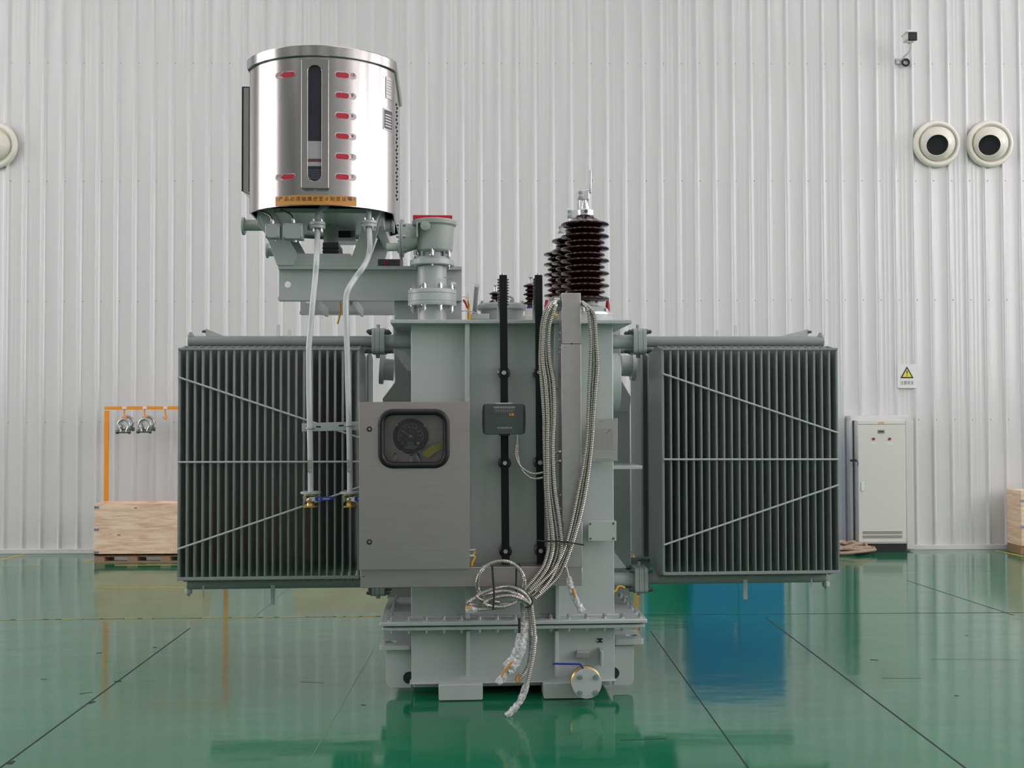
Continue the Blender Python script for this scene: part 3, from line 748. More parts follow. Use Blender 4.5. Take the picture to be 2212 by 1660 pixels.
# control unit with red button on the beam
mb = MB().pbox(816,870,560,576,7.42,.08); cu_ = part(TR, 'alarm_unit', mb, GREYP, .003, 32, 'dark box with a red button on the beam')
q = P(834,568,7.42); sub(cu_, 'button', MB().cyl(q, q-Vector((0,.015,0)), S(5,7.4), 16), REDD)
q = P(834,568,7.404); sub(cu_, 'button_core', MB().cyl(q, q-Vector((0,.002,0)), S(2,7.4), 12), INK)
sub(cu_, 'bracket', MB().pbox(864,870,556,576,7.4,.015), BOXG)
# yellow earth lead under the beam
part(TR, 'earth_lead', MB().tube(spline([P(735,650,7.7), P(736,670,7.7), P(732,690,7.7), P(729,700,7.7)], .01), .006, 8), YELLOW, 0, 32, 'yellow earth lead hanging below the beam')

# --- relay column on the lid
YR = 7.2
cxr = X(934,YR)
def rz(py): return Z(py,YR-.13,934)
col = part(TR, 'relay_column', MB().lathe([(S(31,YR),rz(692)),(S(31,YR),rz(571))], (cxr,YR,0), 40), PAINT, 0, 32, 'upright flanged pipe below the relay')
sub(col, 'flange', MB().lathe([(S(51.5,YR),rz(658)),(S(52,YR),rz(657)),(S(52,YR),rz(649.5)),(S(51,YR),rz(649))], (cxr,YR,0), 48), PAINT)
sub(col, 'flange', MB().lathe([(S(51,YR),rz(649)),(S(52,YR),rz(648.5)),(S(52,YR),rz(632.5)),(S(51,YR),rz(632))], (cxr,YR,0), 48), PAINT)
sub(col, 'flange', MB().lathe([(S(51,YR),rz(632)),(S(52,YR),rz(631.5)),(S(52,YR),rz(624)),(S(51.5,YR),rz(623))], (cxr,YR,0), 48), PAINT)
for k in range(8):
    a = PI/8+k*PI/4; q = Vector((cxr+S(44,YR)*math.cos(a), YR+S(44,YR)*math.sin(a), 0))
    bolts(col, [q+Vector((0,0,rz(623)))], 'z', .015, .03); bolts(col, [q+Vector((0,0,rz(657.5)))], '-z', .015, .032)
sub(col, 'upper_flange', MB().lathe([(S(40,YR),rz(570)),(S(47,YR),rz(569.5)),(S(48,YR),rz(568)),(S(48,YR),rz(558)),(S(40,YR),rz(557))], (cxr,YR,0), 48), PAINT)
mb = MB().lathe([(S(40,YR),rz(557)),(S(40,YR),rz(552)),(S(30,YR),rz(551)),(S(30,YR),rz(540))], (cxr,YR,0), 40)
for k in range(8):
    a = k*PI/4+.1; mb.box(cxr+S(34,YR)*math.cos(a)-.006, cxr+S(34,YR)*math.cos(a)+.006, YR+S(34,YR)*math.sin(a)-.01, YR+S(34,YR)*math.sin(a)+.01, rz(557), rz(540))
sub(col, 'neck', mb, PAINTD)
for k in range(6):
    a = -PI/2+k*PI/3; q = Vector((cxr+S(41,YR)*math.cos(a), YR+S(41,YR)*math.sin(a), 0))
    bolts(col, [q+Vector((0,0,rz(552)))], 'z', .012, .035); bolts(col, [q+Vector((0,0,rz(569)))], '-z', .009, .012)
pot = part(TR, 'gas_relay', MB().lathe([(S(28,YR),rz(541)),(S(35,YR),rz(540)),(S(38.5,YR),rz(536)),(S(40,YR),rz(526)),(S(42.5,YR),rz(484)),(S(46,YR),rz(482)),(S(48,YR),rz(480)),(S(48,YR),rz(476))], (cxr+S(5,YR),YR,0), 44), PAINTD, 0, 32, 'cast pot shaped gas relay')
sub(pot, 'relay_cap', MB().lathe([(S(48,YR),rz(475.6)),(S(48,YR),rz(471.5)),(S(46,YR),rz(470)),(S(20,YR),rz(470))], (cxr+S(5,YR),YR,0), 44), PAINTD)
sub(pot, 'red_cover', MB().pbox(892,977,465,473,7.17,.1), RED, .001)
q = P(919,488,YR-S(42,YR)); mb = MB().lathey([(S(10.5,YR),-.03),(S(10.5,YR),.012),(S(9,YR),.014)], q, 28); mb.box(q.x-S(10,YR), q.x+S(10,YR), q.y, q.y+.04, q.z, q.z+S(14,YR)); sub(pot, 'boss', mb, PAINTD)
sub(pot, 'boss', MB().pbox(899,903,480,512,YR-S(41,YR),.05), PAINTD, .002)
sub(pot, 'side_neck', MB().frustum(P(871,514,YR), P(902,512,YR), S(33,YR), S(26,YR), 32), PAINTD)
mb = MB().cyl(P(863,515,YR), P(867,515,YR), S(41,YR), 40).cyl(P(867.8,515,YR), P(871.8,515,YR), S(41,YR), 40); sub(pot, 'side_flange', mb, PAINTD, .001)
for a in (-.9,-.05,.8,2.3,PI,-2.3):
    q = P(872,515,YR)+Vector((0,-S(35,YR)*math.cos(a),S(35,YR)*math.sin(a))); bolts(pot, [q], 'x', .009, .014)
    q = P(863,515,YR)+Vector((0,-S(35,YR)*math.cos(a),S(35,YR)*math.sin(a))); bolts(pot, [q], '-x', .009, .014)
sub(pot, 'data_plate', MB().pbox(976.5,979,497,514,YR-.03,.06), PAINT)
sub(col, 'handle', MB().tube([P(960,599,7.1), P(964,602,7.08), P(976,602,7.08), P(976,598,7.08), P(963,598,7.08)], .004, 8), PAINTD)
# --- things on the lid
part(TR, 'vent_pipe', MB().tube([P(1024,690,7.7), P(1030,617,7.4)], S(5,7.5), 16), PAINT, 0, 32, 'leaning grey vent pipe')
tu = part(TR, 'cover_turret', MB().lathe([(S(46,7.7),ZL),(S(46,7.7),Z(672,7.7)),(S(52,7.7),Z(671,7.7)),(S(53.5,7.7),Z(669,7.7)),(S(53.5,7.7),Z(661,7.7)),(S(50,7.7),Z(657.5,7.7)),(S(20,7.7),Z(656,7.7))], (X(1085,7.7),7.7,0), 44), PAINT, 0, 32, 'low round turret with bolted rim')
bolts(tu, [Vector((X(1085,7.7)+S(47,7.7)*math.cos(a), 7.7+S(47,7.7)*math.sin(a), Z(658,7.7))) for a in [PI/8+k*PI/4 for k in range(8)]], 'z', .01, .016, PAINTD)
sub(tu, 'elbow_pipe', MB().tube(spline([P(1094,642,7.6), P(1102,641,7.6), P(1108,646,7.6), P(1109,656,7.6)], .01), S(2.6,7.6), 12), PAINT)
part(TR, 'lid_plate', MB().pbox(1017,1057,678,690,7.3,.2), PAINT, .003)
tp = part(TR, 'sampling_tap', MB().cyl(P(1013,691,7.3), P(1013,676,7.3), S(3.6,7.3), 14), YELLOW, 0, 32, 'small tap with orange tube and red lever')
sub(tp, 'white_ring', MB().cyl(P(1013,676,7.3), P(1013,672,7.3), S(3.7,7.3), 14), WHITE)
sub(tp, 'tube', MB().cyl(P(1013,672,7.3), P(1013,664,7.3), S(3.4,7.3), 14), YELLOW)
sub(tp, 'tap_body', MB().cyl(P(1013,664,7.3), P(1013,650,7.3), S(2.2,7.3), 10).cyl(P(1013,656,7.28), P(1013,650,7.28), S(3.4,7.3), 8).cyl(P(1012,650,7.3), P(1012,634,7.3), S(1.2,7.3), 8), BRASS)
sub(tp, 'lever', MB().tube([P(1001,648,7.29), P(1006,656,7.29), P(1010,666,7.29)], S(2.2,7.3), 8), RED)
sub(tp, 'small_pipe', MB().tube([P(996,672,7.28), P(1012,671,7.28), P(1033,679,7.28)], S(1.4,7.3), 8), ZINC)
sub(tp, 'wire', MB().tube(spline([P(996,643,7.29), P(1004,641,7.29), P(1012,648,7.29)], .01), S(.6,7.3), 6), ORANGE)
# bushings
def sheds(mb, core, zs, rs, t):
    # profile going upwards through a stack of sheds
    prof = [(core, zs[0]-.03)]
    for z, r in zip(zs, rs):
        prof += [(core, z-t*1.1), (r*.92, z-t*.55), (r, z-t*.25), (r*.985, z+t*.15), (core+(r-core)*.35, z+t*.75), (core, z+t*1.25)]
    return prof
def hv_bushing(px_c, Yb, k, label):
    # built at the front bushing's size, moved back along the row
    Y0 = 7.3; x0 = X(1265.3,Y0); zz = lambda p: Z(p,Y0,1265)
    dx = X(px_c, Yb)-x0; c = Vector((x0+dx, Yb, 0))
    core = S(28,Y0)
    L_ = [645.8,618,591.6,564.3,538.2,511.8,485.8]; s_ = [631,605,577.5,551.2,524.8,497.7]
    lev = sorted([(zz(p),S(52.7,Y0)) for p in L_]+[(zz(p),S(43.5,Y0)) for p in s_])
    prof = sheds(None, core, [a for a,_ in lev], [b for _,b in lev], .020)
    prof = [p for p in prof]; prof[-2] = (S(38,Y0), zz(480)); prof[-1] = (S(21,Y0), zz(471)); prof.append((S(19,Y0), zz(467)))
    b = part(TR, 'high_voltage_bushing', MB().lathe(prof, c, 40), GLAZE, 0, 50, label)
    sub(b, 'neck', MB().lathe([(S(30,Y0),zz(668)),(S(28,Y0),zz(664)),(S(27,Y0),zz(650)),(S(28,Y0),zz(648))], c, 32), PAINTD)
    sub(b, 'mounting_dome', MB().lathe([(S(58,Y0),zz(680)),(S(54,Y0),zz(676)),(S(46,Y0),zz(666)),(S(30,Y0),zz(662))], c, 36), PAINTD)
    sub(b, 'mounting_ring', MB().lathe([(S(58,Y0),zz(684)),(S(59,Y0),zz(683)),(S(59,Y0),zz(678)),(S(57,Y0),zz(677))], c, 36), ALU)
    sub(b, 'base_ring', MB().lathe([(S(60,Y0),ZL),(S(60,Y0),zz(684))], c, 36), PAINT)
    bolts(b, [c+Vector((S(54,Y0)*math.cos(a), S(54,Y0)*math.sin(a), zz(677))) for a in [PI*.1+k_*PI/3 for k_ in range(6)]], 'z', .01, .02)
    sub(b, 'top_cap', MB().lathe([(S(19,Y0),zz(468)),(S(20,Y0),zz(467)),(S(20,Y0),zz(456)),(S(19,Y0),zz(455)),(S(10,Y0),zz(455)),(S(9.5,Y0),zz(446)),(S(7.5,Y0),zz(445)),(S(7.5,Y0),zz(440)),(S(4,Y0),zz(439)),(S(4,Y0),zz(431))], c, 32), ALU)
    q = c+Vector((0,-S(20,Y0),zz(460))); bolts(b, [q], 'y', .009, .01, DKBOLT)
    o = lambda p: X(p,Y0)-x0
    mb = MB().box(c.x+o(1259), c.x+o(1274), Yb-.022, Yb+.022, zz(432.5), zz(412)); mb.box(c.x+o(1250), c.x+o(1260), Yb-.014, Yb+.014, zz(432), zz(413))
    t = sub(b, 'terminal_clamp', mb, ALU, .004)
    for p in (417,428): bolts(b, [c+Vector((o(1254.5), -.014, zz(p)))], 'y', .009, .012)
    mb = MB().box(c.x+o(1268), c.x+o(1279), Yb-.02, Yb+.03, zz(417), zz(411)); mb.box(c.x+o(1273.5), c.x+o(1279), Yb-.025, Yb+.03, zz(414), zz(369))
    sub(b, 'terminal_blade', mb, ALU, .003)
    return b
hv_bushing(1265.3, 7.3, 1, 'front brown ribbed high voltage bushing'); hv_bushing(1241, 8.0, 1, 'middle brown ribbed bushing'); hv_bushing(1219.6, 8.69, 1, 'rear brown ribbed bushing')
def lv_bushing(pxc, Yb, ps, r, bot, top, label, base_=True):
    x = X(pxc,Yb); zz = lambda p: Z(p,Yb,pxc); c = (x,Yb,0)
    lev = [(zz(p), S(r*(1 if i % 2 == 0 else .75),Yb)) for i, p in enumerate(ps)][::-1]
    b = part(TR, 'low_voltage_bushing', MB().lathe(sheds(None, S(6.5,Yb), [a for a,_ in lev], [q for _,q in lev], .012), c, 28), GLAZE, 0, 50, label)
    sub(b, 'top_cap', MB().lathe([(S(3,Yb),zz(ps[0]-3)),(S(3.3,Yb),zz(ps[0]-5)),(S(3.3,Yb),zz(ps[0]-15)),(S(4.5,Yb),zz(ps[0]-16)),(S(5,Yb),zz(ps[0]-19)),(S(1.2,Yb),zz(ps[0]-23)),(S(1.2,Yb),zz(top))], c, 16), ALU)
    sub(b, 'ring', MB().lathe([(S(9,Yb),zz(bot+9)),(S(7,Yb),zz(bot))], c, 24), VIOLET)
    sub(b, 'porcelain_base', MB().lathe([(S(12,Yb),ZL),(S(12,Yb),zz(bot+9)),(S(9,Yb),zz(bot+8))], c, 28), WHITE)
    sub(b, 'base_ring', MB().lathe([(S(20,Yb),ZL),(S(20,Yb),zz(684)),(S(18,Yb),zz(682))], c, 28), WHITE)
    return b
lv_bushing(1147, 7.45, (618,627,636,645,655), 16, 659, 588, 'small brown bushing behind the right hand black bar')
lv_bushing(1071, 8.35, (635,643,652,660), 14, 664, 612, 'small brown bushing behind the left hand black bar')
for p, a, b_, Yq in ((1181,648,690,7.9), (1313,648,690,8.1)):
    q = P(p,690,Yq); q.z = ZL; e = P(p,b_-42,Yq)
    part(TR, 'red_insulated_stud', MB().lathe([(S(6 if p<1200 else 5,Yq),0),(S(5,Yq),e.z-ZL-.04),(S(3,Yq),e.z-ZL)], q, 16), REDD)
part(TR, 'lid_bracket', MB().pbox(1187,1205,642,690,7.5,.1), PAINT, .003)
part(TR, 'earth_lead', MB().tube(spline([P(1187,676,7.2), P(1195,679,7.2), P(1205,682,7.2)], .01), .008, 8), YELLOW)
part(TR, 'earth_lead', MB().tube(spline([P(1178,687,7.1), P(1188,687,7.1), P(1195,688,7.1)], .01), .007, 8), YELLOW)

# --- two black earthing bars standing off the tank
for k, (xa0, xa1, ins, lab_) in enumerate(((1087, 1092.5, (806,1001,1192), 'left'), (1163.5, 1168.5, (805,1000,1191), 'right'))):
    Yb = 6.74; w = S(8.3,Yb)
    p0, p1 = P(xa0,594,Yb), P(xa1,1228,Yb); xm = (p0.x+p1.x)/2+S(0,Yb)
    bar = part(TR, 'earthing_bar', MB().add([(p0.x-w,Yb,p0.z),(p0.x+w,Yb,p0.z),(p1.x+w,Yb,p1.z),(p1.x-w,Yb,p1.z),(p0.x-w,Yb+.02,p0.z),(p0.x+w,Yb+.02,p0.z),(p1.x+w,Yb+.02,p1.z),(p1.x-w,Yb+.02,p1.z)],
        [(0,3,2,1),(4,5,6,7),(0,1,5,4),(1,2,6,5),(2,3,7,6),(3,0,4,7)]), BLACK, .003, 32, 'the %s hand of two upright black earthing bars' % lab_)
    for py in ins:
        px = xa0+(xa1-xa0)*(py-594)/(1228-594); q = P(px,py,Yb+.02); r_ = S(13.7,6.78)
        sub(bar, 'insulator', MB().lathey([(r_*.8,-.2),(r_*.82,-.11),(r_*.6,-.1),(r_,-.08),(r_,-.055),(r_*.7,-.045),(r_,-.03),(r_,-.006),(r_*.8,0)], q, 28), GLAZEK)
        q = P(px,py,Yb); sub(bar, 'bolt_head', MB().lathey([(S(5,Yb),0),(S(5,Yb),.006),(S(4.2,Yb),.009)], q, 20), ZINC)
        q = P(px-11,py-13,6.94); sub(bar, 'bracket', MB().box(q.x, q.x+.05, 6.9, 6.95, q.z-.02, q.z), PAINT)
    # ribbed post insulator and angle behind the bar's top
    xx = X(xa0+1,6.8); lev = [Z(p,6.83) for p in range(658,599,-6)]
    sub(bar, 'post_insulator', MB().lathe(sheds(None, S(8,6.83), lev, [S(13 if k == 0 else 11,6.83)]*len(lev), .0075), (xx+S(0 if k == 0 else -1,6.8),6.84,0), 24), GLAZEK, 0, 50)
    sub(bar, 'angle_bracket', MB().pbox(xa0-12,xa0-5,648,691,6.86,.06), PAINT, .002)
    sub(bar, 'top_bolt', MB().cyl(P(xa0-1,594,Yb+.01), P(xa0-1,591,Yb+.01), S(2.5,Yb), 10), ZINC)

# --- control cabinet
YCB = 6.58
def cx(p): return X(p,YCB)
def cz(p): return Z(p,YCB,895)
x0, x1, z0, z1 = cx(775.5), cx(1014), cz(1231), cz(868.5)
wc = ((cx(817)+cx(971))/2, (cz(1012)+cz(884))/2); ww, wh = cx(962)-cx(826), cz(893)-cz(1003)
mb = MB().box(x0,x0+.004,YCB+.012,6.80,z0,z1); mb.box(x1-.004,x1,YCB+.012,6.80,z0,z1); mb.box(x0,x1,YCB+.012,6.80,z0,z0+.004); mb.box(x0,x1,YCB+.012,6.80,z1-.004,z1); mb.box(x0,x1,6.796,6.80,z0,z1)
cab = part(TR, 'control_cabinet', mb, SATIN, 0, 32, 'stainless control cabinet with rounded window')
for k in range(1): pass
mb = MB().ring(rrect((x0+x1)/2,(z0+z1)/2,x1-x0,z1-z0,.003,8), rrect(*wc, ww, wh, .06, 8), YCB, YCB+.012)
sub(cab, 'door', mb, SATIN, .0015)
ow, oh = cx(971)-cx(817), cz(884)-cz(1012)
pth = [Vector((a,YCB-.006,b)) for a,b in rrect(*wc, ow-.036, oh-.036, .07, 10)]
mb = MB(); n_ = len(pth); vs = []
cen = Vector((wc[0],YCB-.006,wc[1]))
for k in range(n_):
    d = (pth[(k+1)%n_]-pth[k-1]).normalized(); a_ = Vector((0,1,0)); b_ = d.cross(a_)
    vs += [pth[k]+(a_*math.cos(2*PI*i/14)*.02+b_*math.sin(2*PI*i/14)*.019) for i in range(14)]
mb.add(vs, [(k*14+i, k*14+(i+1)%14, ((k+1)%n_)*14+(i+1)%14, ((k+1)%n_)*14+i) for k in range(n_) for i in range(14)])
sub(cab, 'window_gasket', mb, RUBBER, 0, 60)
sub(cab, 'window_pane', MB().box(wc[0]-ww/2+.001, wc[0]+ww/2-.001, YCB+.004, YCB+.007, wc[1]-wh/2+.001, wc[1]+wh/2-.001), GLASS)
sub(cab, 'inner_panel', MB().box(x0+.01, x1-.01, 6.70, 6.705, cz(1015), cz(880)), SATIN)
Yg = 6.64; gc_ = P(887,943,Yg); gr = S(38,Yg)
sub(cab, 'gauge_case', MB().lathey([(gr*.95,-.058),(gr,-.03),(gr,0),(gr*.96,.008),(gr*.8,.009),(gr*.77,.002)], gc_, 44), RUBBER)
q = gc_-Vector((0,.0095,0))
sub(cab, 'gauge_face', MB().lathey([(gr*.77,0),(gr*.77,.0008)], gc_-Vector((0,.0025,0)), 40), DIAL)
rr_ = gr*.72; arcp = [gc_+Vector((rr_*math.cos(t), -.0036, rr_*math.sin(t))) for t in [math.radians(-20+220*i/40) for i in range(41)]]
mb = MB().tube(arcp, .0007, 5)
for i in range(23):
    t = math.radians(-20+220*i/22); a_, b_ = rr_*.98, rr_*(.86 if i % 2 == 0 else .92)
    mb.tube([gc_+Vector((a_*math.cos(t),-.0036,a_*math.sin(t))), gc_+Vector((b_*math.cos(t),-.0036,b_*math.sin(t)))], .0006, 4)
for s_, ang in (('0',172),('20',148),('40',122),('60',100),('80',80),('100',56),('120',32),('140',6)):
    t = math.radians(ang); text_on(mb, s_, gc_+Vector((rr_*.74*math.cos(t),-.0036,rr_*.74*math.sin(t))), .009)
text_on(mb, '°C', gc_+Vector((0,-.0036,.034)), .009)
for k, w_ in enumerate((.034,.04,.03,.08,.06)): mb.box(gc_.x-w_/2, gc_.x+w_/2, gc_.y-.0036, gc_.y-.003, gc_.z-.037-.0085*k-.0012, gc_.z-.037-.0085*k+.0012)
text_on(mb, 'C', gc_+Vector((-.047,-.0036,-.04)), .012)
mb.box(gc_.x+.036, gc_.x+.052, gc_.y-.0036, gc_.y-.003, gc_.z-.046, gc_.z-.034)
sub(cab, 'gauge_scale', mb, INKW, 0, 0)
d_ = (P(867,930,Yg)-P(887,943,Yg)).normalized()
mb = MB().tube([gc_+Vector((0,-.006,0))-d_*.022, gc_+Vector((0,-.006,0))+d_*S(25,Yg)], .0014, 6); mb.lathey([(.0075,0),(.007,.004)], gc_-Vector((0,.005,0)), 16)
sub(cab, 'gauge_needle', mb, WHITE)
for a_ in (140, 36, -122, -60):
    t = math.radians(a_); q = gc_+Vector((gr*.98*math.cos(t), -.008, gr*.98*math.sin(t))); sub(cab, 'gauge_clip', MB().box(q.x-.006,q.x+.006,q.y,q.y+.01,q.z-.006,q.z+.006), ZINC)
pts = [(912,982),(922,974),(938,963),(955,955)]
top = [P(a,b,6.635) for a,b in ((911,980),(920,971),(936,961),(957,953))]; bot = [P(a,b,6.635) for a,b in ((924,991),(932,985),(944,976),(957,969))]
mb = MB(); mb.add(top+bot+[v+Vector((0,.002,0)) for v in top+bot], [(i,i+4,i+5,i+1) for i in range(3)]+[(i+8,i+9,i+13,i+12) for i in range(3)]+[(0,8,12,4)])
sub(cab, 'yellow_tag', mb, YTAG)
for a, b_, ang in ((853,990,18),(888,994,0),(903,991,-28)):
    q = P(a,b_,6.64); mb = MB().box(-.008,.008,0,.002,-.022,.022); R_ = Matrix.Rotation(math.radians(-ang),3,'Y').inverted() if False else Matrix.Rotation(math.radians(ang),3,'Y')
    mb.v = [q+(R_ @ v) for v in mb.v]; sub(cab, 'metal_tag', mb, BOXL)
    sub(cab, 'tag_cable', MB().tube([q+Vector((0,.012,.03)), q+R_ @ Vector((0,.012,-.03))], .006, 8), RUBBER)
for py in (927.5, 1171.5):
    q = P(798,py,YCB); sub(cab, 'door_lock', MB().lathey([(S(5.8,YCB),0),(S(5.6,YCB),.006),(S(4,YCB),.007)], q, 24), DGREY); q = P(798,py,YCB-.007); sub(cab, 'lock_barrel', MB().lathey([(S(2.5,YCB),0),(S(2.3,YCB),.003)], q, 16), ZINC)
# --- cable tray and upright trunking
YTR = 6.64
mb = MB().pbox(778.5,1258,1226,1268.5,YTR,.2)
tray = part(TR, 'cable_tray', mb, SATIN, .003, 32, 'stainless cable tray running below the cabinet')
for a, b_ in ((786,1246),(1115,1247)): q = P(a,b_,YTR); sub(tray, 'rivet', MB().cyl(q, q-Vector((0,.002,0)), .004, 8), INK)
sub(tray, 'clip', MB().pbox(1042,1056,1222,1226,6.66,.03), ALU); sub(tray, 'clip', MB().pbox(1117,1123,1220,1226,6.66,.03), INK)
trk = part(TR, 'cable_trunking', MB().pbox(1213.5,1254.5,633,743,6.63,.2), TRUNK, .002, 32, 'upright stainless cable trunking')
sub(trk, 'trunk_section', MB().pbox(1213.5,1255.5,743.6,1128,6.63,.2), TRUNK, .002)
sub(trk, 'trunk_section', MB().pbox(1217,1258,1128,1226,6.63,.2), TRUNK, .002)
q = P(1235,743,6.63); sub(trk, 'rivet', MB().cyl(q, q-Vector((0,.003,0)), .005, 8), INK)
for py in (720,735,752,762,1070,1100,1115,1130,1145): 
    q = P(1211,py,6.7); q.x = X(1213.5,6.63); sub(trk, 'side_screw', MB().cyl(q, q-Vector((.008,0,0)), .006, 8), ZINC)
for py in (733,792,930): q = P(1254.5,py,6.68); q.x = X(1254.5,6.63); sub(trk, 'side_screw', MB().cyl(q, q+Vector((.006,0,0)), .005, 8), ZINC)
mb = MB().pbox(1198,1212,641,669,6.68,.12); sub(trk, 'outlet_box', mb, BOXG, .003)
mb = MB().cyl(P(1196,650,6.66), P(1209,650,6.66), S(6,6.66), 6).cyl(P(1196,661,6.7), P(1211,661,6.7), S(6,6.66), 16); sub(trk, 'cable_gland', mb, ZINC)
sub(trk, 'cable_gland', MB().pbox(1196,1208,641,650,6.7,.03), REDD)
sub(trk, 'cable_gland', MB().cyl(P(1254,655,6.7), P(1261,656,6.7), S(6,6.7), 12), ZINC)
for py in (977,997): sub(trk, 'cable_gland', MB().cyl(P(1214,py,6.69), P(1208,py+.5,6.69), S(4.6,6.7), 12), ZINC)
for py in (835,1055): sub(trk, 'fixing_bracket', MB().pbox(1203,1212,py,py+4,6.8,.1), PAINT)
# sockets below the cabinet box right side: small yellow earth strap
es = part(TR, 'earth_strap', MB().tube(spline([P(1026,1192,6.75), P(1022,1199,6.72), P(1026,1204,6.7), P(1021,1214,6.7), P(1019,1225,6.7)], .01), .007, 8), YELLOW, 0, 32, 'short yellow earth strap at the cabinet foot')
sub(es, 'stud', MB().cyl(P(1014,1190,6.72), P(1027,1189,6.72), .008, 10), ZINC); sub(es, 'stud', MB().cyl(P(1014,1202,6.7), P(1025,1202,6.7), .009, 10), ZINC)
part(TR, 'earth_lead', MB().tube(spline([P(1350,1271,7.2), P(1343,1267,7.2), P(1335,1268,7.18), P(1331,1276,7.15), P(1327,1279,7.12)], .01), .006, 8), YELLOW, 0, 32, 'short yellow earth lead under the lower right pipe')
# --- monitor box
YM = 6.66
mb = MB().pprism([(1046,872.5),(1131,872.5),(1134,877),(1135.5,890),(1135.5,920),(1133,935),(1130,938.5),(1047,939.5),(1044,935),(1042,920),(1042,890),(1043.5,877)], YM, .07)
mon = part(TR, 'monitor_box', mb, GREYP, .004, 32, 'dark grey plastic monitor box with counter window')
for a in ((1043.2,1047.5),(1130.5,1134.6)): sub(mon, 'end_cap', MB().pbox(a[0],a[1],876,936,YM-.003,.05), DGREY, .002)
sub(mon, 'display', MB().pbox(1069.5,1110.5,884.5,892.5,YM-.002,.01), DGREY, .001)
sub(mon, 'display_rim', MB().ring(rrect(*P(1090,888.5,YM).xz, S(42,YM), S(9.5,YM), .001, 3), rrect(*P(1090,888.5,YM).xz, S(40.5,YM), S(8,YM), .001, 3), YM-.004, YM), VENT)
mb = MB(); text_on(mb, '88888888', P(1090,888.5,YM-.003), S(5.5,YM), width=S(37,YM)); sub(mon, 'digits', mb, VENT, 0, 0)
sub(mon, 'yellow_label', MB().pbox(1100,1110,894,898,YM-.002,.005), YELLOW); sub(mon, 'label_print', MB().pbox(1101.5,1106,895.2,896.8,YM-.003,.002), INK)
mb = MB(); text_on(mb, '变压器铁芯接地电流在线监测装置', P(1089,880.5,YM-.0015), S(2.6,YM), width=S(46,YM)); text_on(mb, '电力设备有限公司', P(1090,925,YM-.0015), S(2.4,YM), width=S(32,YM)); sub(mon, 'lettering', mb, INKW, 0, 0)
sub(mon, 'mounting_tab', MB().pbox(1070,1107,870.5,873,YM+.01,.01), ALU); sub(mon, 'mounting_tab', MB().pbox(1078,1102,939,941.5,YM+.01,.01), DGREY)
mb = MB().cyl(P(1117.5,939,YM+.03), P(1117.5,943,YM+.03), S(4,YM), 6).cyl(P(1117.5,943,YM+.03), P(1117.5,953,YM+.03), S(2.8,YM), 10).cyl(P(1117.5,953,YM+.03), P(1117.5,959,YM+.03), S(3.8,YM), 6); sub(mon, 'cable_gland', mb, ZINC)
# --- plates on the tank's right
npb = part(TR, 'rating_plate', MB().pbox(1279,1334,904.5,997,6.85,.008), SILVERTAG, .001, 32, 'steel plate printed with a grid graph')
mb = MB()
for i in range(12): mb.pbox(1284+3.6*i,1284.5+3.6*i,927,972,6.8492,.001)
for i in range(13): mb.pbox(1283,1325,927+3.7*i,927.5+3.7*i,6.8492,.001)
for k in range(12): mb.pbox(1283+3.4*k,1285.5+3.4*k,992.3,994.5,6.8492,.001)
mb.pbox(1293,1304,909.8,911.8,6.8492,.001)
sub(npb, 'grid_print', mb, VENT, 0, 0)
sub(npb, 'curve_print', MB().tube([P(1309,937,6.849), P(1314,933,6.849), P(1319,927.5,6.849)], .0012, 5), INK)
for a in ((1330,906.5),(1331,995)): q = P(*a,6.85); sub(npb, 'screw', MB().cyl(q, q-Vector((0,.005,0)), .006, 10), ZINC)
sub(npb, 'standoff', MB().pbox(1290,1320,930,970,6.858,.1), PAINT)
bp_ = part(TR, 'blank_plate', MB().pbox(1270.5,1331.5,1126,1169.5,6.85,.006), PAINT, .003, 32, 'small blank painted plate with four screws')
for a in ((1275,1132.5),(1325,1131.5),(1275.5,1164),(1325,1164)): q = P(*a,6.85); sub(bp_, 'screw', MB().cyl(q, q-Vector((0,.004,0)), .007, 10), DKBOLT)
sub(bp_, 'standoff', MB().pbox(1280,1320,1135,1160,6.856,.1), PAINT)
part(TR, 'data_plate', MB().pbox(1245,1273.5,1410.5,1422,6.90,.008), SILVERTAG, .001, 32, 'narrow steel plate on the lower tank')
part(TR, 'plate_bracket', MB().pbox(1247,1272,1408,1420,6.908,.05), PAINT)
es = part(TR, 'earth_symbol_plate', MB().pbox(1289.5,1302,1380,1389,6.944,.01), INK, .001, 32, 'small black earth symbol plate')
text_on(MB(), '', (0,0,0), 1)
sub(es, 'symbol', MB().pbox(1289,1292.5,1383,1386,6.942,.004).pbox(1299,1302.5,1383,1386,6.942,.004), PAINT)
mb = MB().pprism([(1297,1406),(1303,1406),(1303,1443),(1299,1443),(1299,1409),(1297,1409)], 6.86, .1); part(TR, 'hose_hook', mb, PAINT, .002)
# --- drain valve at the bottom right
YV = 6.66
q = P(1267.5,1478,YV)
dv = part(TR, 'drain_valve', MB().lathey([(S(32,YV),-.018),(S(32.3,YV),-.016),(S(32.3,YV),-.002),(S(31.5,YV),0)], q, 44), PAINT, 0, 32, 'flanged drain valve with blue lever')
q2 = P(1266,1474,6.70); sub(dv, 'brass_body', MB().lathey([(S(30,YV),-.05),(S(33,YV),-.045),(S(33,YV),-.012),(S(30,YV),-.004)], q2, 36), BRASS)
sub(dv, 'rear_flange', MB().lathey([(S(33,YV),-.018),(S(33,YV),0)], P(1265.5,1474,6.77), 40), PAINT)
sub(dv, 'outlet_pipe', MB().lathey([(S(16,YV),-.2),(S(16,YV),0)], P(1265.5,1474,6.77), 28), PAINT)
bolts(dv, [P(a,b,YV) for a,b in ((1252.5,1463.5),(1287,1463.5),(1252.5,1498),(1286.5,1497.5))], 'y', .012, .014)
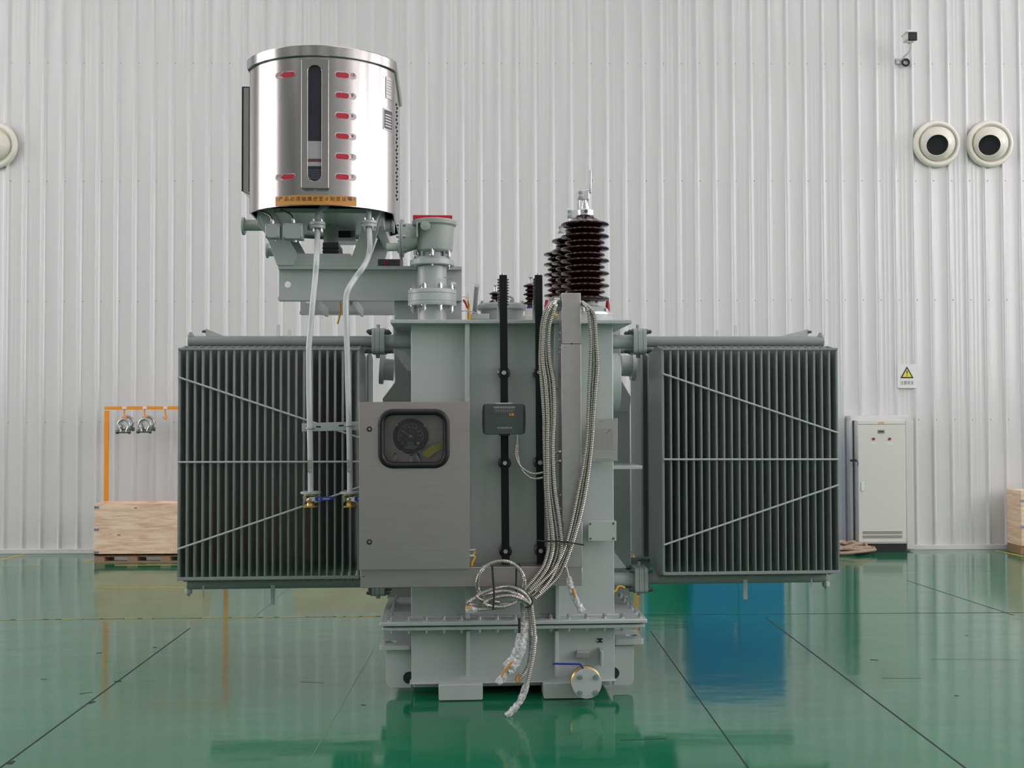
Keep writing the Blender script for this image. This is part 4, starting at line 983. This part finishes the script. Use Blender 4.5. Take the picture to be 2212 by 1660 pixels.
sub(dv, 'lever', MB().tube(spline([P(1260,1447,6.69), P(1256,1438,6.68), P(1251,1435.5,6.68), P(1225,1435,6.68), P(1194,1434.5,6.68)], .02), S(2.2,YV), 10), BLUE)

# --- oil pipes with their ball valves
def oil_pipe(pts, pyv, pxv, lab_):
    Yq = 6.93
    pth = spline([P(a,b,Yq+(.27 if b < 500 else .2 if b < 560 else .06 if b < 620 else 0)) for a,b in pts], .015)
    p = part(TR, 'oil_pipe', MB().tube(pth, S(6.2,Yq), 16), PIPEP, 0, 60, lab_)
    q = P(pxv,pyv,Yq)
    def disc(pa, pb, r, m, nm): sub(p, nm, MB().cyl((q.x,Yq,Z(pb,Yq,pxv)), (q.x,Yq,Z(pa,Yq,pxv)), S(r,Yq), 28), m, .001)
    disc(1062.5,1067,21.5,PAINT,'valve_flange'); disc(1067.5,1070.5,17,BRASS,'valve_flange')
    sub(p, 'valve_body', MB().lathe([(S(13,Yq),Z(1093,Yq)),(S(9.5,Yq),Z(1089,Yq)),(S(8.5,Yq),Z(1084,Yq)),(S(11,Yq),Z(1079,Yq)),(S(8.5,Yq),Z(1074,Yq)),(S(11,Yq),Z(1070,Yq))], (q.x,Yq,0), 24), BRASS)
    disc(1093,1096,17.5,BRASS,'valve_flange')
    bolts(p, [(q.x+S(16,Yq)*math.cos(a), Yq+S(16,Yq)*math.sin(a), Z(1062.5,Yq)) for a in (PI/4,3*PI/4,5*PI/4,7*PI/4)], 'z', .007, .012)
    bolts(p, [(q.x+S(16,Yq)*math.cos(a), Yq+S(16,Yq)*math.sin(a), Z(1069,Yq)) for a in (PI/4,3*PI/4,5*PI/4,7*PI/4)], '-z', .007, .03)
    s_ = P(pxv-1.5,1079.5,Yq-S(11,Yq)); sub(p, 'lever_nut', MB().lathey([(.011,-.01),(.011,.012),(.006,.016)], s_, 12), ZINC)
    e0 = P(pxv,1078,Yq-S(11,Yq)-.004)
    sub(p, 'lever_shank', MB().pprism([(pxv-3,1074),(pxv+12,1075),(pxv+12,1084),(pxv-3,1083)], Yq-S(11,Yq)-.006, .003), ALU)
    sub(p, 'lever', MB().pprism([(pxv+10,1074.5),(pxv+48,1073),(pxv+53,1076),(pxv+50,1080),(pxv+28,1083),(pxv+10,1083)], Yq-S(11,Yq)-.012, .009), BLUE, .002)
    mb = MB().pprism([(pxv+17,1076.5),(pxv+21,1076.5),(pxv+21,1077.3),(pxv+18,1077.3),(pxv+18,1080),(pxv+21,1080),(pxv+21,1080.7),(pxv+17,1080.7)], Yq-S(11,Yq)-.0125, .001)
    mb.pbox(pxv+25,pxv+42,1076.8,1077.6,Yq-S(11,Yq)-.0125,.001); mb.pbox(pxv+26,pxv+40,1078.8,1079.5,Yq-S(11,Yq)-.0125,.001)
    sub(p, 'lever_print', mb, INKW, 0, 0)
    ct = P(pxv+.5,1013 if False else 1008,Yq-S(6.2,Yq)-.0012)
    sub(p, 'pipe_plate', MB().prism(rrect(P(pxv-1,1005,Yq).x, Z(1005,Yq), S(9.5,Yq), S(29,Yq), .01, 4), ct.y, ct.y+.004), SILVERTAG)
    for py in (994,1015): s2 = P(pxv-1,py,ct.y); sub(p, 'screw', MB().cyl(s2, s2-Vector((0,.002,0)), .004, 8), ALU)
    return p
op1 = oil_pipe([(686,492),(685,530),(684,560),(681,600),(676,650),(672,700),(668,740),(667,765),(667.5,850),(669,920),(670.5,1000),(671,1063)], 1066, 671, 'straighter oil pipe dropping from the conservator')
op2 = oil_pipe([(797,490),(798.5,515),(799,535),(795,556),(785,577),(768,600),(754,622),(748,640),(747,665),(748,700),(750,760),(752,850),(754,920),(755.5,1000),(756,1063)], 1066, 756, 'oil pipe with an offset bend below the conservator')
brk = part(TR, 'pipe_bracket', MB().pprism([(652,915),(776,911),(776,930),(652,933)], 6.97, .008), PAINT, .002)
for a, b_ in ((688,922.5),(737,920)): sub(brk, 'slot', MB().pbox(a-5,a+5,b_-1.6,b_+1.6,6.9685,.002), INK)
for a, b_ in ((669,926),(754,920)):
    pp = P(a,b_,6.93); r_ = S(8,6.93)
    sub(brk, 'pipe_clamp', MB().tube([pp+Vector((-r_,.04,0))]+[pp+Vector((r_*math.cos(t),-r_*.9*math.sin(t),0)) for t in [PI-PI*i/10 for i in range(11)]]+[pp+Vector((r_,.04,0))], .004, 8), ZINC)

# ================================================================== loose flexible conduits (tied up, free ends hanging)
def conduit_mesh(pts, r=.0118, pitch=.0105):
    pth = spline(pts, .02)
    # resample evenly along its length
    cum = [0.0]
    for a, b in zip(pth, pth[1:]): cum.append(cum[-1]+(b-a).length)
    n = max(4, int(cum[-1]/(pitch/2))); out = []; k = 0
    for i in range(n+1):
        t = cum[-1]*i/n
        while k < len(pth)-2 and cum[k+1] < t: k += 1
        out.append(pth[k]+(pth[k+1]-pth[k])*((t-cum[k])/max(1e-9, cum[k+1]-cum[k])))
    return MB().tube(out, r, 10, True, [r*(1.06 if k % 2 else .84) for k in range(len(out))])
def rough_film(pts, r0, r1, seed):
    rnd = random.Random(seed); pth = spline(pts, .012); m = len(pth); mb = MB().tube(pth, 1, 12, True, [r0+(r1-r0)*k/(m-1) for k in range(m)])
    for v in mb.v: v += Vector((rnd.uniform(-1,1),rnd.uniform(-1,1),rnd.uniform(-1,1)))*.0045
    return mb
GC = 'flexible steel conduits hanging tied together on the transformer'
def conduit(pts, label, name='flexible_conduit', film=None, r=.0118, tip=None):
    b0 = Vector(pts[0]); mb = conduit_mesh(pts, r)
    if not film: return single(name, mb, FLEX, label, 'conduit', b0, True, GC, 0, 28)
    t = thing(name, label, 'conduit', b0, True, GC); part(t, 'steel_hose', mb, FLEX, 0, 28)
    for k, (fp, r0, r1) in enumerate(film): part(t, 'plastic_wrap', rough_film(fp, r0, r1, k+len(pts)), FILM, 0, 70, 'clear plastic wrap')
    if tip: part(t, 'wire_end', MB().tube(spline(tip, .01), .007, 8), ORANGE)
    return t
YK = 6.585
L0 = [(1200,650),(1189,656),(1178,672),(1171,700),(1168.5,735),(1169,780),(1172,830),(1175,900),(1174,950),(1175,1000),(1178,1060),(1184,1110),(1188,1150),(1186,1185),(1176,1215),(1157,1243),(1135,1268)]
for k in range(4):
    o = 7.2*k; jj = [P(a+o*(.5 if i < 2 else .75 if i < 6 else 1)+(2.0*math.sin(i*.9+k) if 4 < i < 14 else 0)+(8*k if i > 14 else 4*k if i > 12 else 0)*.35, b+(4+3*k if i > 13 else 2*k if i < 3 else 0), YK-.012*(k % 2)) for i,(a,b) in enumerate(L0)]
    jj[0] = P(1203-k*.5, 650+3*(k % 4), 6.66+.012*k)
    conduit(jj, 'steel conduit in the bundle left of the upright trunking')
R0 = [(1258,656),(1266,662),(1272,680),(1275,705),(1277,740),(1276,790),(1272,840),(1269,900),(1267,950),(1260,1010),(1251,1060),(1240,1110),(1228,1155),(1216,1195),(1196,1230),(1170,1258),(1142,1282)]
for k in range(3):
    o = 6.8*k; jj = [P(a+o*(.3 if i < 2 else .8 if i < 5 else 1)+(1.5*math.sin(i*1.1+k) if 4 < i < 13 else 0), b+(6*k if i > 13 else 0), YK-.012*((k+1) % 2)) for i,(a,b) in enumerate(R0)]
    jj[0] = P(1258, 654+2*k, 6.68+.014*k)
    conduit(jj, 'steel conduit in the bundle arching down right of the upright trunking')
for py, q_ in ((977,0),(997,1)):
    conduit([P(1209,py+.5,6.69), P(1201,py+1,6.68), P(1195,py+8,6.66), P(1191-2*q_,py+30,6.64), P(1191,1060,6.625), P(1199,1130,6.62), P(1206,1170+4*q_,6.615)], 'short steel conduit leaving the trunking side, the %s of two' % ('upper','lower')[q_], r=.009)
for k in range(2):
    conduit([P(1116+3*k,959,YM+.03), P(1114+4*k,975,YM+.02), P(1116+4*k,992,YM), P(1126+1*k,1010+5*k,YM-.01), P(1143,1021+10*k,YM-.02), P(1158,1024+11*k,YM-.04), P(1174,1021+11*k,YM-.05)], 'thin steel conduit curving from under the dark monitor box', r=.0068)
YK2 = 6.53
def pk(l, y=YK2): return [P(a,b,y) for a,b in l]
def pkz(l, y=YK2): return [P(a,b,y-.035*math.sin(i*1.3)) for i,(a,b) in enumerate(l)]
conduit(pkz([(1131,1275),(1133,1255),(1126,1236),(1110,1219),(1087,1212.5),(1060,1218),(1039,1236),(1031,1258),(1033,1275),(1044,1291),(1058,1297),(1080,1302)]), 'steel conduit coiled in one tall open loop in front of the cable tray')
conduit(pkz([(1149,1312),(1139,1290),(1122,1275),(1097,1268),(1070,1272),(1048,1280),(1030,1290),(1040,1297),(1062,1305),(1100,1309)], 6.51), 'steel conduit forming the topmost flat loop of the low coil')
conduit(pkz([(1146,1310),(1128,1290),(1108,1281),(1085,1278),(1055,1283),(1030,1291),(1012,1301),(1016,1307),(1040,1308),(1070,1307),(1105,1305)], 6.49), 'steel conduit reaching farthest left in the low coil')
conduit(pkz([(1145,1306),(1125,1294),(1105,1288),(1080,1290),(1060,1295),(1047,1303),(1056,1309),(1085,1312),(1115,1300)], 6.47), 'steel conduit forming the innermost flat loop of the low coil')
conduit(pk([(1125,1292),(1112,1303),(1090,1311),(1060,1316),(1022,1318)], 6.46), 'steel conduit end pointing left with a wrapped tip', film=[(pk([(1030,1318),(1018,1318.5),(1006,1318)], 6.46), .018, .022)], tip=pk([(1020,1313),(1011,1312),(1006,1316)], 6.45), r=.0095)
conduit(pk([(1127,1303),(1130,1330),(1131,1360),(1126,1395),(1112,1430),(1090,1462)], 6.5), 'steel conduit hanging with a thick clear plastic wrapped end pointing left', film=[(pk([(1131,1345),(1129,1370),(1124,1400),(1113,1425),(1098,1447)], 6.5), .030, .042), (pk([(1104,1440),(1090,1460),(1075,1477)], 6.49), .028, .02)], tip=pk([(1106,1430),(1096,1442),(1088,1452),(1083,1464)], 6.455))
conduit(pk([(1147,1305),(1152,1340),(1155,1380),(1151,1420),(1144,1455),(1135,1490),(1118,1522),(1096,1547)], 6.48), 'longest steel conduit hanging to the floor with a wrapped end', film=[(pk([(1138,1478),(1130,1502),(1116,1526),(1094,1548)], 6.48), .02, .019)])
conduit(pk([(1141,1303),(1146,1340),(1147,1390),(1143,1430),(1133,1455),(1122,1468)], 6.53), 'steel conduit hanging between the two long ones with an orange wire tip', film=[(pk([(1155,1375),(1151,1410),(1145,1440)], 6.51), .017, .015)], tip=pk([(1122,1456),(1116,1463),(1115,1470),(1120,1474),(1124,1468)], 6.5))
conduit(pk([(1222,1225),(1226,1240),(1231,1265),(1237,1285),(1246,1303),(1256,1318)], 6.56), 'steel conduit end hanging alone below the trunking in plastic wrap', film=[(pk([(1228,1248),(1234,1272),(1243,1296),(1258,1321)], 6.56), .017, .02)], tip=pk([(1238,1272),(1241,1284),(1243,1292)], 6.54), r=.0085)
# cable ties
GT = 'black cable ties round the conduits'
def tie(pts, y, label, r=.0045): single('cable_tie', MB().tube(spline(pk(pts, y), .02), r, 8), DGREY, label, 'cable tie', P(*pts[0], y), True, GT)
tie([(1157,1168),(1178,1170),(1195,1169),(1225,1172),(1262,1178)], 6.552, 'long black cable tie across both conduit bundles')
tie([(1063,1222),(1065,1250),(1067,1280),(1066,1305),(1065,1318)], 6.43, 'black cable tie strung down through the tall conduit loop on its left', .006)
tie([(1124,1224),(1116,1226),(1115,1250),(1114,1282)], 6.545, 'black cable tie hooked over the tray edge at the right of the loop', .005)
tie([(1147,1290),(1150,1300),(1146,1310),(1134,1313)], 6.42, 'black cable tie clinched round the hanging conduit bundle', .005)
tie([(1122,1337),(1122,1352),(1122,1368)], 6.45, 'black tie end sticking down in front of the tank flange', .008)

# ================================================================== BACKGROUND THINGS (hall frame)
def wx(p, Y): return W(p,890,Y).x
def wz(p, Y): return W(1106,p,Y).z
def wbox(mb, px0, px1, py0, py1, Y, d):
    c, e = (px0+px1)/2, (py0+py1)/2
    return mb.box(W(px0,e,Y).x, W(px1,e,Y).x, Y, Y+d, W(c,py1,Y).z, W(c,py0,Y).z)
# plywood crates on pallets
def crate(px0, px1, py_top, Y, d, label, clips=True):
    x0, x1 = wx(px0,Y), wx(px1,Y); zt_ = wz(py_top,Y); zp = .085
    t = thing('plywood_crate', label, 'crate', ((x0+x1)/2, Y+d/2, 0), False, 'plywood crates')
    mb = MB().box(x0,x1,Y,Y+.02,zp,zt_).box(x0,x1,Y+d-.02,Y+d,zp,zt_+.0).box(x0,x0+.02,Y+.02,Y+d-.02,zp,zt_).box(x1-.02,x1,Y+.02,Y+d-.02,zp,zt_).box(x0,x1,Y,Y+d,zp,zp+.02)
    part(t, 'box_walls', mb, WOOD, .002)
    mb = MB().box(x0+.02,x1-.02,Y+.03,Y+d-.03,zt_-.09,zt_-.07); part(t, 'cover_board', mb, WOOD)
    mb = MB().box(x0,x1,Y+.02,Y+d,.065,zp)
    for k in range(4):
        xx = x0+(x1-x0-.12)*k/3
        mb.box(xx, xx+.12, Y+.01, Y+d, .0, .07)
    mb.box(x0,x1,Y+.005,Y+.1,.0,.016)
    part(t, 'pallet', mb, WOODD)
    if clips:
        for py in (1093,1141,1190):
            z = wz(py,Y); part(t, 'corner_clip', MB().box(x0-.002,x0+.055,Y-.003,Y+.002,z-.012,z+.012), CLIP)
    return t
YK_ = FLO(300,1216).y
crate(205, 440, 1085, YK_, .34, 'plywood crate on a pallet below the orange rack')
crate(634, 838, 1095, YK_+.1, .34, 'plywood crate hidden behind the left radiator', False)
# orange rack with hooks and shackles
YRK = YK_+.5
t = thing('shackle_rack', 'orange steel frame rack with hooks standing behind the plywood crate', 'rack', FLO(360,1206))
w5 = S(7,YRK)
def rbox(px0, px1, py0, py1): return wbox(MB(), px0, px1, py0, py1, YRK, .045)
for a in (225, 484): 
    x_ = wx(a,YRK); part(t, 'post', MB().box(x_, x_+.047, YRK+.0005, YRK+.0445, .04, wz(885,YRK)), ORFRAME, .003); part(t, 'base_foot', MB().box(x_-.01, x_+.057, YRK-.08, YRK+.25, 0, .04), ORFRAME, .003)
part(t, 'top_bar', rbox(225, 492, 878, 885), ORFRAME, .003)
for a in (268.5, 312.5, 357, 402, 446):
    part(t, 'bar_label', wbox(MB(), a-4.5, a+4.5, 878.5, 884, YRK-.002, .004), WHITE)
    q = W(a,885,YRK+.02); g = lambda u, v: q+Vector((u*S(1,YRK), 0, -v*S(1,YRK)))
    part(t, 'hook', MB().tube(spline([g(0,0), g(0,10), g(1.5,14), g(3.5,17), g(1,20), g(-3,18.5), g(-3.5,15)], .005), .009, 8), ORFRAME)
def shackle(px, py, dy, s, label):
    c_ = W(px,py,YRK+dy); k = S(1,YRK)*s
    t = thing('bow_shackle', label, 'shackle', c_, False, 'steel shackles on the orange rack')
    pts = [c_+Vector((a*k,0,-b*k)) for a,b in ((-8,19),(-8.5,14),(-13,6),(-12,-4),(-6,-10),(0,-12),(6,-10),(12,-4),(13,6),(8.5,14),(8,19))]
    part(t, 'bow', MB().tube(spline(pts,.01), 3.9*k, 12), ZINC, 0, 60)
    e = [c_+Vector((a*k,0,-19*k)) for a in (-16,16)]
    mb = MB().cyl(e[0], e[1], 3.0*k, 12); mb.cyl(e[0]-Vector((2*k,0,0)), e[0]+Vector((4*k,0,0)), 5*k, 8); mb.cyl(e[1]-Vector((4*k,0,0)), e[1]+Vector((1*k,0,0)), 5*k, 8)
    part(t, 'pin', mb, DKBOLT)
shackle(267,917,.0,.88,'front shackle on the left hook of the orange rack'); shackle(275,911,.13,.88,'rear shackle on the left hook of the orange rack')
shackle(312,916,.0,.88,'front shackle on the second hook of the orange rack'); shackle(320,911,.13,.88,'rear shackle on the second hook of the orange rack')
# equipment seen only mirrored in the floor, behind the right radiator
Yq = 13.3
x0, x1 = wx(1492,Yq), wx(1692,Yq)
t = thing('steel_cabinet', 'blue steel cabinet behind the right radiator, mirrored in the floor', 'cabinet', ((x0+x1)/2, Yq+.25, 0))
part(t, 'body', MB().box(x0,x1,Yq+.02,Yq+.5,0,1.66), BLUEC, .006)
xm = (x0+x1)/2
for a, b_ in ((x0+.01,xm-.004),(xm+.004,x1-.01)): part(t, 'door', MB().box(a,b_,Yq,Yq+.02,.06,1.64), BLUEC, .004)
part(t, 'handle', MB().box(xm-.05,xm-.03,Yq-.02,Yq,.8,.95), ZINC)
Yq = 13.6; x0, x1 = wx(1390,Yq), wx(1488,Yq)
t = thing('workbench', 'green steel bench between the transformer and the blue cabinet, mirrored in the floor', 'bench', ((x0+x1)/2, Yq+.2, 0))
part(t, 'body', MB().box(x0+.04,x1,Yq,Yq+.4,0,.82), TEAL, .005); part(t, 'leg', MB().box(x0,x0+.04,Yq-.02,Yq+.03,0,1.0), TEALL, .003)
Yq = 13.0; xx = wx(1372,Yq)
single('barrier_post', MB().cyl((xx,Yq,0),(xx,Yq,.95),.03,16).lathe([(.12,0),(.12,.015),(.04,.03)],(xx,Yq,0),20), ORFRAME, 'orange post behind the transformer, mirrored beside its base', 'post', (xx,Yq,0))
# distribution cabinet in its wall recess
YE = YW-.10
Yc = YW-.06-.22
x0, x1 = wx(1852,Yc), wx(1956,Yc); z1 = wz(911,Yc)
t = thing('electrical_cabinet', 'cream electrical cabinet with two red lamps against the right of the wall', 'cabinet', ((x0+x1)/2, Yc+.1, 0))
part(t, 'body', MB().box(x0,x1,Yc+.012,YW-.03,.105,z1), CREAM, .004)
part(t, 'plinth', MB().box(x0+.002,x1-.002,Yc+.03,YW-.04,0,.105), INK)
part(t, 'door', MB().box(x0+.004,x1-.004,Yc,Yc+.011,.125,wz(921,Yc)), CREAM, .003)
part(t, 'header_strip', MB().box(x0+.004,x1-.004,Yc,Yc+.011,wz(919.5,Yc),z1-.002), CREAM, .003)
part(t, 'name_strip', wbox(MB(),1895,1912,911.5,917,Yc-.002,.004), mat('cream_label',(232,216,176),.5))
mb = MB(); text_on(mb, '配电柜', W(1903.5,914.3,Yc-.003), S(3.2,Yc)); part(t, 'name_lettering', mb, INKR, 0, 0)
part(t, 'meter', wbox(MB(),1896,1911,929,937,Yc-.004,.006), VENT); part(t, 'meter_window', wbox(MB(),1898,1909,931,935,Yc-.005,.002), GREYP)
for a in (1887,1921.5):
    q = W(a,948.5,Yc); part(t, 'indicator_lamp', MB().lathey([(S(3,Yc),0),(S(3,Yc),.012),(S(2,Yc),.02)], q, 16), RED)
    part(t, 'lamp_label', wbox(MB(),a-6,a+6,956.5,960,Yc-.002,.003), WHITE)
part(t, 'handle', wbox(MB(),1860.5,1867,1041,1062,Yc-.012,.014), WHITE, .003)
for a, b_ in ((1148,1154.5),(1157,1163.5)):
    v_ = part(t, 'vent', wbox(MB(),1863.5,1949,a,b_,Yc-.002,.004), VENT)
part(t, 'hasp', wbox(MB(),1838,1850,993,998,Yc+.02,.03).tube([W(1850,995,Yc), W(1854,1000,Yc-.01), W(1853,1008,Yc-.01)], .004, 6), INK)
structure('trim_%d' % (tn+1), wbox(wbox(wbox(MB(), 1837,1963,898,909.5,YW-.16,.15), 1837,1843,909,1180,YW-.16,.15), 1957.5,1974,909,1187,YW-.16,.15), WALLM, bev=.006)
# warning sign
Ys = YW-.034
t = thing('warning_sign', 'white wall sign with a yellow warning triangle above the electrical cabinet', 'sign', W(1959.5,813,Ys))
part(t, 'panel', wbox(MB(),1938.5,1980.5,787,839,Ys,.004), WHITE, .001)
q = lambda a,b: (W(a,b,Ys).x, W(a,b,Ys).z)
part(t, 'triangle', MB().prism([q(1944.5,817.5),q(1973.5,817.5),q(1959,792)], Ys-.002, Ys), INK)
part(t, 'triangle_field', MB().prism([q(1949,814.8),q(1969.2,814.8),q(1959,797)], Ys-.003, Ys-.001), YTAG)
mb = MB().prism([q(1957.8,801),q(1960.4,801),q(1959.7,809.5),q(1958.5,809.5)], Ys-.004, Ys-.003); mb.lathey([(S(1.1,Ys),0),(S(1.1,Ys),.001)], W(1959.1,812,Ys-.003), 12); part(t, 'exclamation_mark', mb, INK)
mb = MB(); text_on(mb, '注意安全', W(1959.5,828,Ys-.001), S(6.6,Ys), width=S(29.5,Ys)); part(t, 'lettering', mb, INK, 0, 0)
# air nozzles
def nozzle(px, py, aim, label, fw=.02, a0=80):
    c_ = W(px,py,YW-.02); k = S(1,YW)
    t = thing('air_nozzle', label, 'air nozzle', c_, False, 'round air nozzles on the wall')
    part(t, 'outer_ring', MB().lathey([(51*k,0),(51.5*k,.03),(49*k,.055),(45*k,.065),(41*k,.055),(39*k,.03),(38*k,.02),(10*k,.02)], c_, 48), OFFW, 0, 50)
    # eyeball with an opening aimed to the side
    n = 24; R_ = 38*k; d = Vector((aim[0],-1,aim[1])).normalized()
    rot = Vector((0,0,1)).rotation_difference(d).to_matrix()
    prof = [(R_*math.sin(math.radians(a)), R_*math.cos(math.radians(a))) for a in (a0,75,70,65,60,55,48,43,39)]
    prof += [(R_*.60, R_*.80), (R_*.58,R_*.78), (R_*.57,R_*.55)]
    tmp = MB().lathe(prof, (0,0,0), 40); tmp.f = tmp.f[:-2]; tmp.mi = tmp.mi[:-2]
    mb = MB().add([c_-Vector((0,fw,0))+rot @ v*1.0 for v in tmp.v], tmp.f)
    part(t, 'eyeball', mb, OFFW, 0, 40)
    c2 = c_-Vector((0,fw,0)); q0 = c2+rot @ Vector((0,0,R_*.55)); part(t, 'nozzle_throat', MB().cyl(q0, c2+rot @ Vector((0,0,R_*.6)), R_*.575, 32), INK)
nozzle(2022, 312, (-.34,-.34), 'round white air nozzle with dark opening, left one of the pair'); nozzle(2136.5, 312, (-.48,-.36), 'round white air nozzle with dark opening, right one of the pair'); nozzle(-12, 315, (-.9,.0), 'round white air nozzle cut off by the left edge of the photo', .02, 130)
# security camera
q = W(1957,131,YW-.03)
t = thing('security_camera', 'white security camera on a bent bracket high on the wall', 'camera', q)
part(t, 'mount', MB().pbox(0,1,0,1,1,.001) if False else MB().box(q.x-.12,q.x+.05,q.y,YW,q.z-.04,q.z+.03), WALLM, .004)
part(t, 'bracket_arm', MB().tube(spline([W(1946,130,YW-.03), W(1955,120,YW-.16), W(1965,110,YW-.25), W(1968,100,YW-.3), W(1969,90,YW-.3)], .02), .016, 10), WHITE)
part(t, 'cable_coil', MB().tube([q+Vector((-.01+.042*math.cos(a), -.02, -.03+.042*math.sin(a))) for a in [2*PI*i/24 for i in range(25)]], .013, 8), INK)
part(t, 'swivel', wbox(MB(),1965,1974,86,91.5,YW-.33,.06), INK, .003)
hb = wbox(MB(),1958,1981,66,86,YW-.46,.15); part(t, 'housing', hb, WHITE, .02)
part(t, 'lens_front', wbox(MB(),1963,1982,70,87,YW-.475,.03), INK, .01)
part(t, 'sun_shield', wbox(MB(),1958,1983,64,69,YW-.49,.2), WHITE, .008)
# rope heap and grey cover by the cabinet
rnd = random.Random(3); c_ = FLO(1828,1196)
for k in range(5):
    pts = []; r0 = .14+.07*k
    for i in range(15):
        a = 2*PI*i/14; pts.append(c_+Vector((r0*.85*math.cos(a)+rnd.uniform(-.05,.05), .6*r0*math.sin(a)+rnd.uniform(-.05,.05), .022+.02*(4-k)+rnd.uniform(0,.045))))
    single('rope_loop', MB().tube(spline(pts,.03), .02, 8), ROPE, ('innermost','second innermost','middle','second outermost','outermost')[k]+' loop of beige rope heaped left of the electrical cabinet', 'rope', c_, False, 'rope heap')
Yk = YW-.35; a0 = [W(p,q_,Yk) for p,q_ in ((1800,1172),(1832,1172),(1850,1189),(1800,1189))]
single('floor_cover', MB().prism([(v.x, max(0,v.z) if i < 2 else 0) for i, v in enumerate(a0)], Yk, Yk+.2), WEDGE, 'grey sloping cover on the floor left of the electrical cabinet', 'cover', (a0[0].x,Yk,0))
# crate cut off at the right edge
Yx = YK_+.4; x0 = wx(2201,Yx)
t = thing('plywood_crate', 'plywood crate with grey clips cut off at the right edge', 'crate', (x0+.6,Yx+.3,0), False, 'plywood crates')
part(t, 'box_walls', MB().box(x0,x0+1.2,Yx,Yx+.36,.10,wz(1065,Yx)), WOOD, .002); part(t, 'edge_batten', MB().box(x0,x0+.07,Yx-.02,Yx,.10,wz(1065,Yx)), WOOD, .002)
part(t, 'pallet', MB().box(x0,x0+1.2,Yx,Yx+.36,0,.1), WOODD)
for py in (1087,1144): z = wz(py,Yx); part(t, 'corner_clip', MB().box(x0-.004,x0+.04,Yx-.024,Yx-.02,z-.014,z+.014), CLIP)

# ================================================================== camera, world, view
cam = bpy.data.cameras.new('camera'); co = bpy.data.objects.new('camera', cam); C.objects.link(co)
f, r, u = BW
co.matrix_world = Matrix(((r.x,u.x,-f.x,0),(r.y,u.y,-f.y,0),(r.z,u.z,-f.z,CH),(0,0,0,1)))
cam.sensor_width = 36; cam.sensor_fit = 'HORIZONTAL'; cam.lens = 36*F/2212; cam.clip_start = .05; cam.clip_end = 100
sc.camera = co
w = bpy.data.worlds.new('world'); sc.world = w; w.use_nodes = True
w.node_tree.nodes['Background'].inputs[0].default_value = (.9,.95,1,1); w.node_tree.nodes['Background'].inputs[1].default_value = .5
sc.view_settings.view_transform = 'Standard'; sc.view_settings.look = 'None'; sc.view_settings.gamma = 1
sc.view_settings.exposure = -0.4
sc.view_settings.use_curve_mapping = False
sc.cycles.max_bounces = 8; sc.cycles.diffuse_bounces = 4; sc.cycles.glossy_bounces = 4; sc.cycles.transparent_max_bounces = 12
sc.cycles.use_denoising = True
